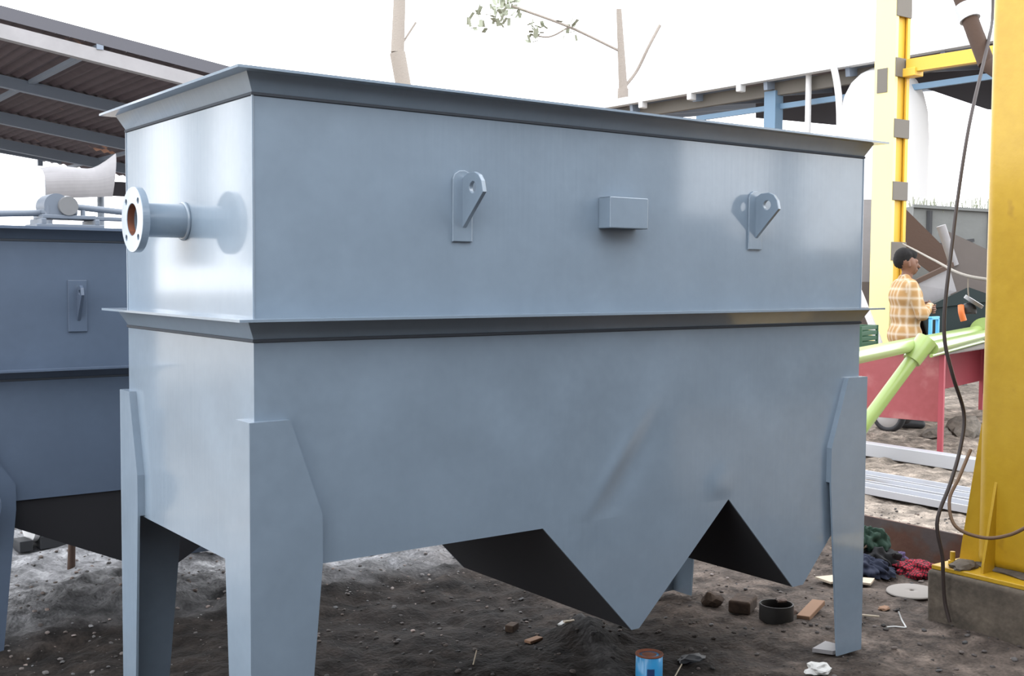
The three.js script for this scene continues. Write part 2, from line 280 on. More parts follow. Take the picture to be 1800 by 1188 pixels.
// ------------------------------------------------------------------ the tank in front
const L = 2.576, W = 1.03, YT = 1.976, YM = 1.381, YML = 1.323, YB = 0.693;
const flangeProfile = (y0, y1) => [[0, y0], [0.027, y1 - 0.007], [0.068, y1 - 0.007], [0.068, y1], [0, y1]];
const T = thing('settling_tank', 'large blue-grey painted steel tank on legs in front, with flanged pipe stub and V-shaped hoppers', 'tank');
{
  const t = 0.006;
  // upper casing
  obj('front_panel', box(0, L, YM, YT + 0.03, -t, 0), bluePaint, T);
  obj('end_panel', box(0, t, YM, YT + 0.03, -W + t, -t), bluePaint, T);
  obj('end_panel', box(L - t, L, YM, YT + 0.03, -W + t, -t), bluePaint, T);
  obj('back_panel', box(0, L, YM, YT + 0.03, -W, -W + t), bluePaint, T);
  // lower casing: the front sheet is creased and dented
  const crease = (x, y) => {
    const ax = 1.17, ay = 0.72, bx = 1.43, by = 1.06, dx = bx - ax, dy = by - ay, l = Math.hypot(dx, dy);
    const s = ((x - ax) * dx + (y - ay) * dy) / l, d = ((x - ax) * dy - (y - ay) * dx) / l;
    const wdw = Math.exp(-(((s - 0.2) / 0.17) ** 2));
    let z = wdw * (0.006 * Math.exp(-((d / 0.03) ** 2)) - 0.006 * Math.exp(-(((d - 0.07) / 0.05) ** 2)) - 0.003 * Math.exp(-(((d + 0.12) / 0.08) ** 2)));
    z += 0.005 * Math.exp(-(((x - 1.79) / 0.06) ** 2) - (((y - 0.76) / 0.06) ** 2));
    z += 0.0018 * Math.sin(x * 5.1 + 0.7) * Math.sin((y - YB) / (1.36 - YB) * Math.PI);
    return z;
  };
  const face = new THREE.BoxGeometry(L, 1.374 - YB, t, 180, 54, 1).translate(L / 2, (1.374 + YB) / 2, -t / 2), fp = face.attributes.position;
  for (let i = 0; i < fp.count; i++) { const x = fp.getX(i), y = fp.getY(i), edge = Math.min(1, Math.max(0, (1.35 - y) / 0.05)) * Math.min(1, x / 0.05, (L - x) / 0.05) * Math.min(1, Math.max(0.0, (y - YB) / 0.03)); fp.setZ(i, fp.getZ(i) + crease(x, y) * edge); }
  face.computeVertexNormals();
  const tipA = [[0.981, YB], [1.369, 0.294], [1.403, 0.294], [1.836, YB]], tipB = [[1.836, YB], [2.2, 0.312], [2.26, 0.312], [L, 0.645], [L, YB]];
  obj('front_panel', [face, polyZ(tipA, -t, 0), polyZ(tipB, -t, 0)], bluePaint, T);
  obj('back_panel', [box(0, L, YB, 1.374, -W, -W + t), polyZ(tipA, -W, -W + t), polyZ(tipB, -W, -W + t)], bluePaint, T);
  obj('end_panel', box(0, t, YB, 1.374, -W + t, -t), bluePaint, T);
  obj('end_panel', box(L - t, L, 0.645, 1.374, -W + t, -t), bluePaint, T);
  const sl = (x0, y0, x1, y1) => slab([x0, y0, -t], [x1, y1, -t], [x1, y1, -W + t], [x0, y0, -W + t], -t);
  const flat = obj('bottom_plate', sl(t, YB, 0.981, YB), shadedUnderside, T); flat.userData.label = 'underside plate coloured dark for its shade';
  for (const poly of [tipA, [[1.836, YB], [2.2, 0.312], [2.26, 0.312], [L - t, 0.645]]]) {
    const h = obj('hopper', poly.slice(0, 3).map((p, i) => sl(...p, ...poly[i + 1])), shadedUnderside, T); h.userData.label = 'slope of a V-shaped hopper, coloured dark for its shade';
  }
  // flanges
  const rim = obj('top_rim', ring(0, L, -W, 0, flangeProfile(YT, YT + 0.058)), bluePaint, T); rim.userData.label = 'flared rim round the open top';
  const mid = obj('middle_flange', ring(0, L, -W, 0, flangeProfile(YML, YM)), bluePaint, T); mid.userData.label = 'flange joining the upper and lower casing';
  for (const y of [YT, YML]) obj('weld_seam', ring(0, L, -W, 0, [[0, y - 0.007], [0.0045, y - 0.005], [0.0045, y + 0.002], [0, y + 0.003]]), seamMat, T);
  for (const [x, z] of [[0, 0], [0, -W], [L, 0], [L, -W]]) obj('corner_weld', rod([x, YM, z], [x, YT, z], 0.0035, 0.0035, 8), bluePaint, T);
  // legs: folded plates, one flange on the long side and one on the end, standing proud of the casing
  const leg = (cx, cz, sx, sz, foot) => {
    const p = 0.024, g = [];
    const xo = (a) => cx + sx * a, zo = (a) => cz + sz * a;      // a measured inwards from the corner
    const A = [[0, 1.106], [0.094, 1.106], [0.19, 0.835], [0.19, 0.7], [0.128, 0], [0, 0]];
    const B = [[-p, 1.106], [0.072, 1.106], [0.146, 0.835], [0.146, 0.72], [0.1, 0], [-p, 0]];
    const aPts = A.map(([a, y]) => [xo(a), y]), bPts = B.map(([a, y]) => [zo(a), y]);
    const z0 = zo(-p), z1 = zo(0), x0 = xo(-p), x1 = xo(0);
    const low = (pts, f, w) => [[f(-p + 0.008), 0.7], [f(w), 0.7], [pts.at(-2)[0], 0], [f(-p + 0.008), 0]];
    const zt = zo(-p + 0.008), xt = xo(-p + 0.008), mm = (u, v) => [Math.min(u, v), Math.max(u, v)];
    const aUp = [...aPts.slice(0, 4), [xo(0), 0.7]], aLow = low(aPts, xo, 0.19), bUp = [[zo(-p), 1.106], ...bPts.slice(1, 3), [zo(0.146), 0.7], [zo(-p), 0.7]], bLow = [[zo(-p), 0.7], [zo(0.146), 0.7], [zo(0.1), 0], [zo(-p), 0]];
    const turn = (pts, flip) => (flip ? pts.slice().reverse() : pts);
    g.push(polyZ(turn(aUp, sx > 0), ...mm(z0, z1)), polyZ(turn(aLow, sx < 0), ...mm(z0, zt)), polyX(turn(bUp, sz > 0), ...mm(x0, x1)), polyX(turn(bLow, sz > 0), ...mm(x0, xt)));
    g.push(rod([xo(-p + 0.004), 0.002, zo(-p + 0.004)], [xo(-p + 0.004), 1.104, zo(-p + 0.004)], 0.0045, 0.0045, 10));
    const m = obj('leg', g, bluePaint, T);
    if (foot) obj('foot_plate', polyY([[xo(0.0), zo(0.0)], [xo(0.1), zo(0.02)], [xo(0.14), zo(0.09)], [xo(0.02), zo(0.12)]], -0.012, 0.004), paleSteel, m);
  };
  leg(0, 0, 1, -1); leg(0, -W, 1, 1); leg(L, 0, -1, -1, true); leg(L, -W, -1, 1);
  // inlet pipe with flange
  const py = 1.656, pz = -0.5, prof = [[0.047, 0], [0.096, 0], [0.096, 0.022], [0.047, 0.022]];
  const pipe = obj('inlet_pipe', lathe([[0.046, 0], [0.05, 0], [0.05, 0.135], [0.046, 0.135], [0.046, 0]], 40).rotateZ(Math.PI / 2).translate(0, py, pz), bluePaint, T);
  const shape = []; for (let i = 0; i < 64; i++) shape.push([pz + 0.096 * Math.cos(i / 64 * 2 * Math.PI), py + 0.096 * Math.sin(i / 64 * 2 * Math.PI)]);
  const holes = [[pz, py, 0.0465]]; for (let i = 0; i < 4; i++) holes.push([pz + 0.074 * Math.cos(Math.PI / 4 + i * Math.PI / 2), py + 0.074 * Math.sin(Math.PI / 4 + i * Math.PI / 2), 0.0085]);
  obj('pipe_flange', polyX(shape, -0.157, -0.135, holes, 0.0015), bluePaint, pipe);
  obj('bore_lining', lathe([[0.0462, -0.14], [0.0462, 0.155]], 32).rotateZ(Math.PI / 2).translate(0, py, pz), rust, pipe).userData.label = 'rusty bore of the pipe stub';
  obj('weld_bead', new THREE.TorusGeometry(0.052, 0.006, 10, 40).rotateY(Math.PI / 2).translate(-0.004, py, pz), bluePaint, pipe);
  // lifting lugs
  const gusset = [[0, 1.634], [0, 1.781], [0.012, 1.793], [0.031, 1.802], [0.066, 1.804], [0.09, 1.794], [0.106, 1.775], [0.114, 1.743]];
  for (const x of [0.662, 1.945]) {
    const lug = obj('lifting_lug', polyX(gusset.slice().reverse(), x, x + 0.014, [[0.06, 1.759, 0.017]], 0.002), bluePaint, T);
    obj('pad_plate', polyZ([[x - 0.034, 1.6], [x + 0.036, 1.6], [x + 0.036, 1.79], [x + 0.025, 1.806], [x + 0.008, 1.812], [x - 0.012, 1.81], [x - 0.028, 1.8], [x - 0.034, 1.785]], 0, 0.008, [], 0.002), bluePaint, lug);
  }
  // small folded bracket box, open underneath
  const b = obj('bracket_box', [rbox(1.2, 1.366, 1.655, 1.757, 0.052, 0.06), rbox(1.2, 1.208, 1.655, 1.757, 0, 0.058), rbox(1.358, 1.366, 1.655, 1.757, 0, 0.058), rbox(1.2, 1.366, 1.749, 1.757, 0, 0.058)], bluePaint, T);
  b.userData.label = 'small folded box bracket';
}

// ------------------------------------------------------------------ the second tank behind
const T2Z = -1.961;
const T2 = thing('settling_tank', 'blue tank darkened for shade, half hidden behind the front one, with a motor on top', 'tank', [-0.42, 0, T2Z]);
{
  const l = 1.54, w = 1.1, yt = 1.63, ym = 1.115, yl = 1.075, yb = 0.59, t = 0.006;
  obj('front_panel', box(0, l, ym, yt + 0.03, -t, 0), bluePaintShaded, T2);
  obj('end_panel', box(0, t, ym, yt + 0.03, -w + t, -t), bluePaintShaded, T2); obj('end_panel', box(l - t, l, ym, yt + 0.03, -w + t, -t), bluePaintShaded, T2);
  obj('back_panel', box(0, l, ym, yt + 0.03, -w, -w + t), bluePaintShaded, T2);
  obj('front_panel', box(0, l, yb, ym, -t, 0), bluePaintShaded, T2);
  obj('end_panel', box(0, t, yb, ym, -w + t, -t), bluePaintShaded, T2); obj('end_panel', box(l - t, l, yb, ym, -w + t, -t), bluePaintShaded, T2);
  obj('back_panel', box(0, l, yb, ym, -w, -w + t), bluePaintShaded, T2);
  obj('cover_plate', box(-0.02, l + 0.02, yt + 0.048, yt + 0.054, -w - 0.02, 0.02), bluePaintShaded, T2);
  obj('top_rim', ring(0, l, -w, 0, flangeProfile(yt, yt + 0.048)), bluePaintShaded, T2);
  obj('middle_flange', ring(0, l, -w, 0, flangeProfile(yl, ym)), bluePaintShaded, T2);
  for (const y of [yt, yl]) obj('weld_seam', ring(0, l, -w, 0, [[0, y - 0.007], [0.0045, y - 0.005], [0.0045, y + 0.002], [0, y + 0.003]]), seamMat, T2);
  // inverted pyramid hopper
  const q = [[0.02, yb, -0.01], [l - 0.02, yb, -0.01], [l - 0.02, yb, -w + 0.01], [0.02, yb, -w + 0.01]], s = 0.06, cx = 0.9, cz = -0.2, cy = 0.2;
  const o = [[cx - s, cy, cz + s], [cx + s, cy, cz + s], [cx + s, cy, cz - s], [cx - s, cy, cz - s]], hs = [];
  for (let i = 0; i < 4; i++) { const j = (i + 1) % 4; hs.push(slab(q[i], o[i], o[j], q[j], t)); }
  hs.push(slab(...o, t)); obj('hopper', hs, shadedUnderside, T2).userData.label = 'inverted pyramid hopper coloured dark for its shade';
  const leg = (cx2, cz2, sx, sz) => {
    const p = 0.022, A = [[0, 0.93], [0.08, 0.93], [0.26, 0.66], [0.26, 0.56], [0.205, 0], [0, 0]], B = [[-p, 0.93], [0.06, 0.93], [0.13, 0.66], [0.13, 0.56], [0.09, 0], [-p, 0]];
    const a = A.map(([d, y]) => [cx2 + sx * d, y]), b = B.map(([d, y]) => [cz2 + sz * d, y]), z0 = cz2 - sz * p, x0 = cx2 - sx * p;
    obj('leg', [polyZ(sx > 0 ? a.reverse() : a, Math.min(z0, cz2), Math.max(z0, cz2)), polyX(sz > 0 ? b.reverse() : b, Math.min(x0, cx2), Math.max(x0, cx2))], bluePaintShaded, T2);
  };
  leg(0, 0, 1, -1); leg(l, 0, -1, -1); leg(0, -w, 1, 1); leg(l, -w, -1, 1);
  // lifting lug
  const x = 0.51, g = [[0, 1.29], [0, 1.42], [0.012, 1.44], [0.04, 1.45], [0.06, 1.44], [0.07, 1.41]];
  const lug = obj('lifting_lug', polyX(g.reverse(), x, x + 0.012, [[0.042, 1.42, 0.011]], 0.001), bluePaintShaded, T2);
  obj('pad_plate', polyZ([[x - 0.035, 1.26], [x + 0.04, 1.26], [x + 0.04, 1.47], [x - 0.035, 1.47]], 0, 0.008, [], 0.002), bluePaintShaded, lug);
  // pipe flange on the near corner at the edge of the frame
  const fz = 0.12, pf = obj('drain_pipe', [rod([0.075, 0.6, 0], [0.075, 0.6, fz], 0.06, 0.06, 24)], bluePaintShaded, T2);
  obj('pipe_flange', lathe([[0, fz], [0.1, fz], [0.105, fz + 0.006], [0.105, fz + 0.03], [0.1, fz + 0.036], [0, fz + 0.036]], 40).rotateX(Math.PI / 2).translate(0.075, 0.6, 0), bluePaintShaded, pf);
}
// geared motor on the second tank
{
  const t = thing('geared_motor', 'grey geared motor with a shaft lying on top of the darker blue tank', 'motor', [0.14, 1.684, -2.3]);
  obj('base_frame', [rbox(-0.14, 0.14, 0, 0.022, -0.1, 0.1), rbox(-0.12, -0.1, 0.02, 0.045, -0.1, 0.1), rbox(0.1, 0.12, 0.02, 0.045, -0.1, 0.1)], machineGrey, t);
  obj('bearing_plate', rbox(-0.11, 0.11, 0.045, 0.062, -0.08, 0.08), machineGrey, t);
  const h = obj('gear_housing', [rod([-0.05, 0.1, -0.07], [-0.05, 0.1, 0.07], 0.052, 0.052, 28), rbox(-0.1, 0.04, 0.06, 0.1, -0.06, 0.06, 0.01)], machineGrey, t);
  obj('cover_disc', rod([-0.005, 0.1, 0.05], [-0.005, 0.1, 0.085], 0.045, 0.04, 28), primerMat, h);
  obj('bolt_lug', rod([-0.085, 0.06, 0.06], [-0.085, 0.1, 0.06], 0.012), machineGrey, t); obj('bolt_lug', rod([0.06, 0.06, 0.06], [0.06, 0.085, 0.06], 0.01), machineGrey, t);
  obj('drive_shaft', rod([0, 0.105, 0], [0.27, 0.085, 0], 0.014, 0.014, 14), machineGrey, t);
  obj('drive_shaft', rod([-0.1, 0.07, 0], [-0.75, 0.035, 0.02], 0.014, 0.014, 14), machineGrey, t);
  obj('tie_bar', rbox(0.1, 0.3, 0.045, 0.062, -0.02, 0.02), machineGrey, t);
}
// bent sheet guard on a stand beyond
{
  const t = thing('bent_guard_sheet', 'curved pale grey sheet metal guard held up on a stand behind the darker tank', 'metal sheet', [0.72, 0, -4.2]);
  const gs = [], n = 16, m = 14;
  const px = (u, a) => { // u along the sheet, a from the front lower edge over the bend to the back
    const flare = Math.max(0, u - 0.72) ** 2 * 1.6 * a, ang = -0.25 + 1.85 * a, r = 0.125 + 0.01 * Math.sin(u * 6) * a;
    const drop = a < 0.3 ? (0.3 - a) * 0.1 : 0;
    return V(-0.2 + 0.38 * u + flare * 0.5, 1.985 + 0.03 * u + r * Math.sin(ang) + flare * 0.7 - drop, r * Math.cos(ang) * 1.1 - 0.02);
  };
  for (let i = 0; i < m; i++) for (let j = 0; j < n; j++) gs.push(slab(px(i / m, j / n), px((i + 1) / m, j / n), px((i + 1) / m, (j + 1) / n), px(i / m, (j + 1) / n), 0.004));
  obj('sheet', gs, paleSteel, t);
  for (const x of [-0.15, 0.15]) obj('stand_post', rod([x, -0.02, -0.02], [x, 2.08, -0.02], 0.02, 0.02, 10), machineGrey, t);
}
// small pump and post seen below the second tank
{
  const t = thing('pump', 'small pump with a white round end plate on the ground below the darker tank', 'pump', [0.42, 0, -3.75], 0.1);
  obj('end_plate', rod([-0.11, 0.14, 0], [-0.08, 0.14, 0], 0.12, 0.12, 28), white, t);
  obj('pump_body', [rod([-0.08, 0.14, 0], [0.25, 0.13, 0], 0.085, 0.085, 24), rbox(-0.05, 0.3, 0.18, 0.215, -0.06, 0.06)], darkMetal, t);
  obj('feet', [rbox(-0.08, 0.25, -0.01, 0.06, -0.1, 0.1), rbox(-0.19, -0.12, -0.01, 0.05, -0.02, 0.1)], darkMetal, t);
  obj('inlet_stub', rod([-0.16, 0.16, 0.02], [-0.1, 0.16, 0.02], 0.05, 0.05, 20), white, t);
  const s = thing('iron_stake', 'short rusty stake standing in the ash under the darker tank', 'stake', [0.39, 0, -3.2]);
  obj('stake', [rod([0, -0.03, 0], [0.01, 0.24, 0], 0.02, 0.016, 10), rod([0.008, 0.2, 0], [0.01, 0.26, 0], 0.028, 0.03, 8)], rustBrown, s);
}

// ------------------------------------------------------------------ shed on the left at the back
{
  const s = thing('open_shed', 'open-sided shed with a rusty sheet roof sloping down on pale rafters, at the back left', 'shed');
  const yR = (x) => 3.3 - 0.14 * (x - 0.715), X0 = -8, X1 = 5.4, Z0 = -13.4, Z1 = -5.95;
  const cw = 0.9;
  for (let x = X0, i = 0; x < X1 - 0.01; x += cw, i++) { // corrugated sheets, each its own piece
    const x1 = Math.min(X1, x + cw + 0.03), n = 18, gs = [];
    const P = [], q = (u, z) => { const xx = x + (x1 - x) * u; return V(xx, yR(xx) + 0.012 * Math.sin(u * n * Math.PI) + (i % 2) * 0.008, z); };
    for (let k = 0; k < n * 2; k++) { const a = k / (n * 2), b = (k + 1) / (n * 2); for (const v of [q(a, Z1), q(b, Z1), q(b, Z0), q(a, Z1), q(b, Z0), q(a, Z0)]) P.push(v.x, v.y, v.z); for (const v of [q(a, Z1), q(a, Z0), q(b, Z0), q(a, Z1), q(b, Z0), q(b, Z1)]) P.push(v.x, v.y + 0.004, v.z); }
    const g = new THREE.BufferGeometry(); g.setAttribute('position', new THREE.Float32BufferAttribute(P, 3)); g.computeVertexNormals();
    obj('roof_sheet', g, roofSheet, s);
  }
  const fas = obj('eave_sheet', slab([X0, yR(X0) + 0.09, Z1], [X0, yR(X0) - 0.005, Z1], [X1, yR(X1) - 0.005, Z1], [X1, yR(X1) + 0.09, Z1], 0.01), darkClad, s); fas.userData.label = 'dark folded sheet along the roof edge';
  [[-6, beamWhite, 0.1, 0.035], [-8, beamBlue, 0.1, 0.015], [-10, beamBlue, 0.12, 0.015], [-12, beamBlue, 0.12, 0.015]].forEach(([z, m, h, drop]) => obj('rafter', [bar([X0, yR(X0) - drop - h / 2, z], [X1, yR(X1) - drop - h / 2, z], 0.08, h)], m, s));
  for (let x = X0 + 0.4; x < X1; x += 1.8) obj('purlin', bar([x, yR(x) - 0.02, Z0], [x, yR(x) - 0.02, Z1], 0.05, 0.04), beamBlue, s);
  obj('wall_panel', box(2.93, X1, 2.55, yR(X1) + 0.1, -13.1, -13.04), darkClad, s).userData.label = 'dark cladding of the back wall';
  for (let x = X0; x < -0.9; x += 0.96) obj('wall_panel', box(x, x + 0.46, 1.6, yR(x + 1), -13.1, -13.05), paleSteel, s);  // unseen panels with gaps, added to shape the reflection on the tank end
  obj('wall_panel', box(X1 - 0.06, X1, 1.9, yR(X1), -13.1, -9.4), darkClad, s);
  obj('wall_rail', bar([-0.6, 3.42, -13.02], [3.0, 2.98, -13.02], 0.06, 0.08), beamBlue, s);
  for (const x of [1.0, 2.75]) obj('wall_stud', box(x - 0.03, x + 0.03, 2.9, yR(x), -13.1, -13.05), beamBlue, s);
  for (const [x, z] of [[X0 + 0.1, -6], [X0 + 0.1, -13], [X1 - 0.1, -13], [X1 - 0.1, -6]]) obj('post', box(x - 0.06, x + 0.06, -0.03, yR(x) - 0.05, z - 0.06, z + 0.06), beamBlue, s);
}

// ------------------------------------------------------------------ big shed on the right at the back
{
  const s = thing('long_shed', 'long shed with white eave and blue steel frame far behind the yard on the right', 'shed');
  const X = 14, Za = -18, Zb = -3.5;
  obj('eave_gutter', box(X - 0.12, X + 0.05, 4.84, 4.98, Za, Zb), white, s);
  for (let z = Za; z < Zb - 0.1; z += 1.45) obj('roof_sheet', slab([X - 0.1, 4.98, z], [X - 0.1, 4.98, z + 1.43], [X + 10, 6.4, z + 1.43], [X + 10, 6.4, z], 0.03), roofSheet, s);
  for (let z = Za + 0.6; z < Zb; z += 1.7) obj('rafter', [bar([X, 4.8, z], [X + 10, 6.2, z], 0.08, 0.2)], beamBlue, s);
  obj('eave_beam', box(X + 0.2, X + 0.3, 4.62, 4.84, Za, Zb), eaveDark, s);
  obj('tie_rail', bar([X + 0.3, 4.44, -12.5], [X + 0.3, 4.42, Zb], 0.06, 0.09), shedBlue, s);
  obj('wall_panel', polyX([[-14.3, 4.95], [-13.8, 4.87], [-11.7, 4.5], [-10.46, 5.2], [-8.86, 4.53], [-7, 4.2], [-7, 5.6], [-14.3, 5.6]], X + 3.9, X + 4), darkClad, s);
  obj('column', box(X + 0.15, X + 0.35, -0.05, 4.7, -10.75, -10.5), shedBlue, s);
  for (const z of [-9.75, -16.5]) obj('column', rod([X + 0.1, -0.05, z], [X + 0.1, 4.9, z], 0.05, 0.05, 12), white, s);
  obj('drain_pipe', [tube([[X - 0.15, 4.9, -9.06], [X - 0.15, 4.6, -8.98], [X - 0.15, 4.2, -8.92], [X - 0.15, 3.0, -8.9], [X - 0.15, 0, -8.9]], 0.055)], white, s);
  for (const z of [-13.6, -12.3, -11.1]) obj('gutter_bracket', rbox(X - 0.14, X + 0.02, 4.72, 4.86, z - 0.05, z + 0.05, 0.02), white, s);
}
// white rounded tank in front of the right shed
{
  const t = thing('white_silo', 'huge white rounded vessel glaring in the light behind the slim yellow column', 'vessel', [14.33, 0, -8.45]);
  obj('shell', lathe([[0, 4.82], [0.2, 4.8], [0.36, 4.72], [0.5, 4.58], [0.6, 4.38], [0.67, 4.1], [0.7, 3.7], [0.7, 0], [0, 0]], 48), white, t);
  obj('base_ring', lathe([[0.69, 0], [0.75, 0], [0.75, 0.15], [0.69, 0.15]], 48), white, t);
}

// ------------------------------------------------------------------ yellow columns
{
  const t = thing('yellow_column', 'slim yellow laced steel column with grey batten plates behind the man', 'column', [9.41, 0, -4.77]);
  // footprint: face painted paler as if lit looks along -x, battened face along +z
  const zl = -0.23, zr = 0.03, H = 7.2, dp = 0.26;
  const chan = (x, d) => { const p = [[x, zl], [x + d * 0.06, zl], [x + d * 0.06, zl + 0.02], [x + d * 0.018, zl + 0.02], [x + d * 0.018, zr - 0.022], [x + d * 0.05, zr - 0.022], [x + d * 0.05, zr], [x, zr]]; return polyY(d > 0 ? p : p.reverse(), 0, H); };
  obj('channel', chan(0, 1), yellowLit, t);
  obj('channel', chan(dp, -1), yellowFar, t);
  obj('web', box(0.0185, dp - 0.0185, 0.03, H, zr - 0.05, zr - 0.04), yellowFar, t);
  for (const y of [1.79, 2.44, 3.11, 3.76, 4.4, 5.03]) obj('batten_plate', rbox(0.004, dp + 0.004, y - 0.1, y + 0.1, zr, zr + 0.012, 0.003), battenGrey, t);
  obj('patch_plate', rbox(-0.008, 0, 3.5, 3.76, -0.19, -0.06, 0.002), battenGrey, t);
  obj('base_plate', box(-0.12, dp + 0.12, -0.03, 0.02, zl - 0.1, zr + 0.1), yellowFar, t);
  obj('cross_beam', [bar([0.2, 3.78, 0.06], [0.2, 3.76, 2.4], 0.1, 0.14)], yellowFar, t).userData.label = 'yellow beam running off the column to the right';
  obj('beam_bracket', rbox(0.12, 0.28, 3.66, 3.75, zr, zr + 0.16, 0.01), yellowFar, t);
}
{
  const t = thing('yellow_column', 'thick yellow box column on a concrete plinth at the right edge', 'column', [3.36, 0, 0.03]);
  obj('plinth', (() => { const g = new RoundedBoxGeometry(0.82, 0.3, 0.84, 6, 0.02), p = g.attributes.position; for (let i = 0; i < p.count; i++) { const x = p.getX(i), y = p.getY(i), z = p.getZ(i); const n = 0.03 * fbm(x * 6, y * 6, z * 6, 3); p.setX(i, x + n); p.setZ(i, z + n * (y < 0.1 ? 1 : 0.3)); } g.computeVertexNormals(); return g.translate(0.26, 0.062, 0.29); })(), concrete, t);
  obj('base_plate', rbox(-0.125, 0.6, 0.212, 0.232, -0.115, 0.7, 0.004), yellowNear, t);
  obj('grout', (() => { const g = lump(1, 0.3, 0.02, 0.33, 4, 0.25, 3); return g.translate(0.24, 0.235, 0.26); })(), concrete, t);
  obj('shaft', new RoundedBoxGeometry(0.42, 5.4, 0.46, 8, 0.055).translate(0.21, 2.93, 0.24), yellowNear, t);
  // stiffening gussets at the foot
  obj('gusset', polyX([[0.02, 0.232], [-0.09, 0.232], [-0.082, 0.3], [0.0, 0.86], [0.02, 0.88]].reverse(), 0.05, 0.062, [], 0.001), yellowNear, t);
  obj('gusset', polyZ([[0.0, 0.232], [-0.09, 0.232], [-0.085, 0.27], [0, 0.62]].reverse(), 0.1, 0.112, [], 0.001), yellowNear, t);
  obj('gusset', polyX([[0.02, 0.232], [-0.05, 0.232], [-0.045, 0.27], [0.01, 0.5]].reverse(), 0.2, 0.21, [], 0.001), yellowNear, t);
  obj('anchor_bolt', [rod([-0.05, 0.232, -0.06], [-0.05, 0.29, -0.06], 0.011, 0.011, 10), rod([-0.05, 0.232, -0.06], [-0.05, 0.25, -0.06], 0.02, 0.02, 6)], yellowNear, t);
  obj('mortar_heap', lump(0.05, 1.4, 0.5, 1.1, 5, 0.4).translate(-0.06, 0.24, 0.0), concrete, t);
}

// ------------------------------------------------------------------ things between the columns
{ // red bench with sheet sides; local x runs along its long front
  const t = thing('steel_bench', 'red painted steel workbench with a sheet side panel on thin legs', 'workbench', [7.5, 0, -2.82], 0.272);
  obj('side_panel', rbox(0, 0.012, 0.27, 0.85, -1.5, -0.02, 0.003), redPaint, t);
  for (const [x, z] of [[0.02, -0.02], [0.02, -1.48], [3.58, -0.02], [3.58, -0.7]]) obj('leg', rbox(x - 0.022, x + 0.022, -0.02, 0.85, z - 0.022, z + 0.022, 0.004), redDeep, t);
  obj('end_panel', rbox(3.57, 3.585, 0.2, 0.84, -0.72, -0.02, 0.003), redDeep, t);
  obj('back_panel', rbox(0.05, 3.55, 0.34, 0.84, -0.72, -0.705, 0.003), redDeep, t);
  obj('bench_top', [polyY([[-0.03, 0.02], [3.62, 0.02], [3.62, -0.73], [0.34, -0.73], [0.34, -1.52], [-0.03, -1.52]], 0.85, 0.862)], brownSteel, t);
}
{ // wheel behind the bench panel
  const t = thing('cart_wheel', 'small wheel with a pale rim on the dirt below the red side panel', 'wheel', [8.45, 0.155, -4.03], 0.1);
  const tyre = lathe([[0.13, -0.035], [0.16, -0.04], [0.176, -0.02], [0.178, 0], [0.176, 0.02], [0.16, 0.04], [0.13, 0.035], [0.12, 0], [0.13, -0.035]], 40).rotateZ(Math.PI / 2);
  obj('tyre', tyre, darkMetal, t);
  const r = obj('rim', lathe([[0.02, -0.03], [0.06, -0.02], [0.1, -0.035], [0.132, -0.04], [0.132, 0.03], [0.02, 0.03]], 36).rotateZ(Math.PI / 2), white, t);
  obj('hub', rod([-0.05, 0, 0], [0.05, 0, 0], 0.025, 0.025, 16), darkMetal, t);
}
{ // light green pipe trestle resting on the bench
  const t = thing('pipe_trestle', 'light green welded pipe frame with a slanting leg, laid on the red workbench', 'pipe frame');
  const A = [9.77, 0.951, -3.904], B = [5.2, 0.952, -2.072];
  obj('long_pipe', rod(A, B, 0.058, 0.058, 24), greenPipe, t);
  const lg = obj('slanting_leg', rod([6.93, 0.93, -2.665], [6.25, -0.02, -2.98], 0.055, 0.055, 24), greenPipe, t);
  obj('collar', rod([6.99, 1.0, -2.65], [6.86, 0.83, -2.7], 0.085, 0.075, 24), greenPipe, t);
  obj('short_pipe', rod([7.02, 0.93, -2.62], [9.5, 0.93, -3.66], 0.05, 0.05, 24), greenPipe, t);
  obj('end_flange', rod([9.76, 0.945, -3.83], [9.86, 0.945, -3.87], 0.15, 0.15, 32), greenPipe, t);
  obj('thin_rod', rod([6.95, 0.875, -2.58], [9.2, 0.878, -3.5], 0.015, 0.015, 12), greenPipe, t);
}
{
  const t = thing('crate', 'dark green plastic crate on the bench behind the light green pipe', 'crate', [7.62, 0.862, -3.86], 0.272);
  const w = 0.2, d = 0.16, h = 0.2, g = []; const green = new THREE.MeshStandardMaterial({ color: lin(0.02, 0.075, 0.035), roughness: 0.5 });
  obj('floor_panel', rbox(-w, w, 0, 0.012, -d, d), green, t);
  for (let i = 0; i < 4; i++) { const y = 0.01 + i * 0.05; for (const z of [-d, d]) obj('slat', rbox(-w, w, y, y + 0.038, z - 0.006, z + 0.006), green, t); for (const x of [-w, w]) obj('slat', rbox(x - 0.006, x + 0.006, y, y + 0.038, -d, d), green, t); }
  obj('corner_post', [[-w, -d], [w, -d], [-w, d], [w, d]].map(([x, z]) => rbox(x - 0.012, x + 0.012, 0, h, z - 0.012, z + 0.012)), green, t);
}
{
  const t = thing('tube_frame', 'small bright blue square tube frame standing on the bench beside the man', 'frame', [8.55, 0.863, -3.62], 0.2);
  obj('frame', [rbox(-0.1, 0.1, 0.24, 0.27, -0.015, 0.015), rbox(0.07, 0.1, 0, 0.26, -0.015, 0.015), rbox(-0.1, -0.07, 0, 0.26, -0.015, 0.015)], skyBlue, t);
}
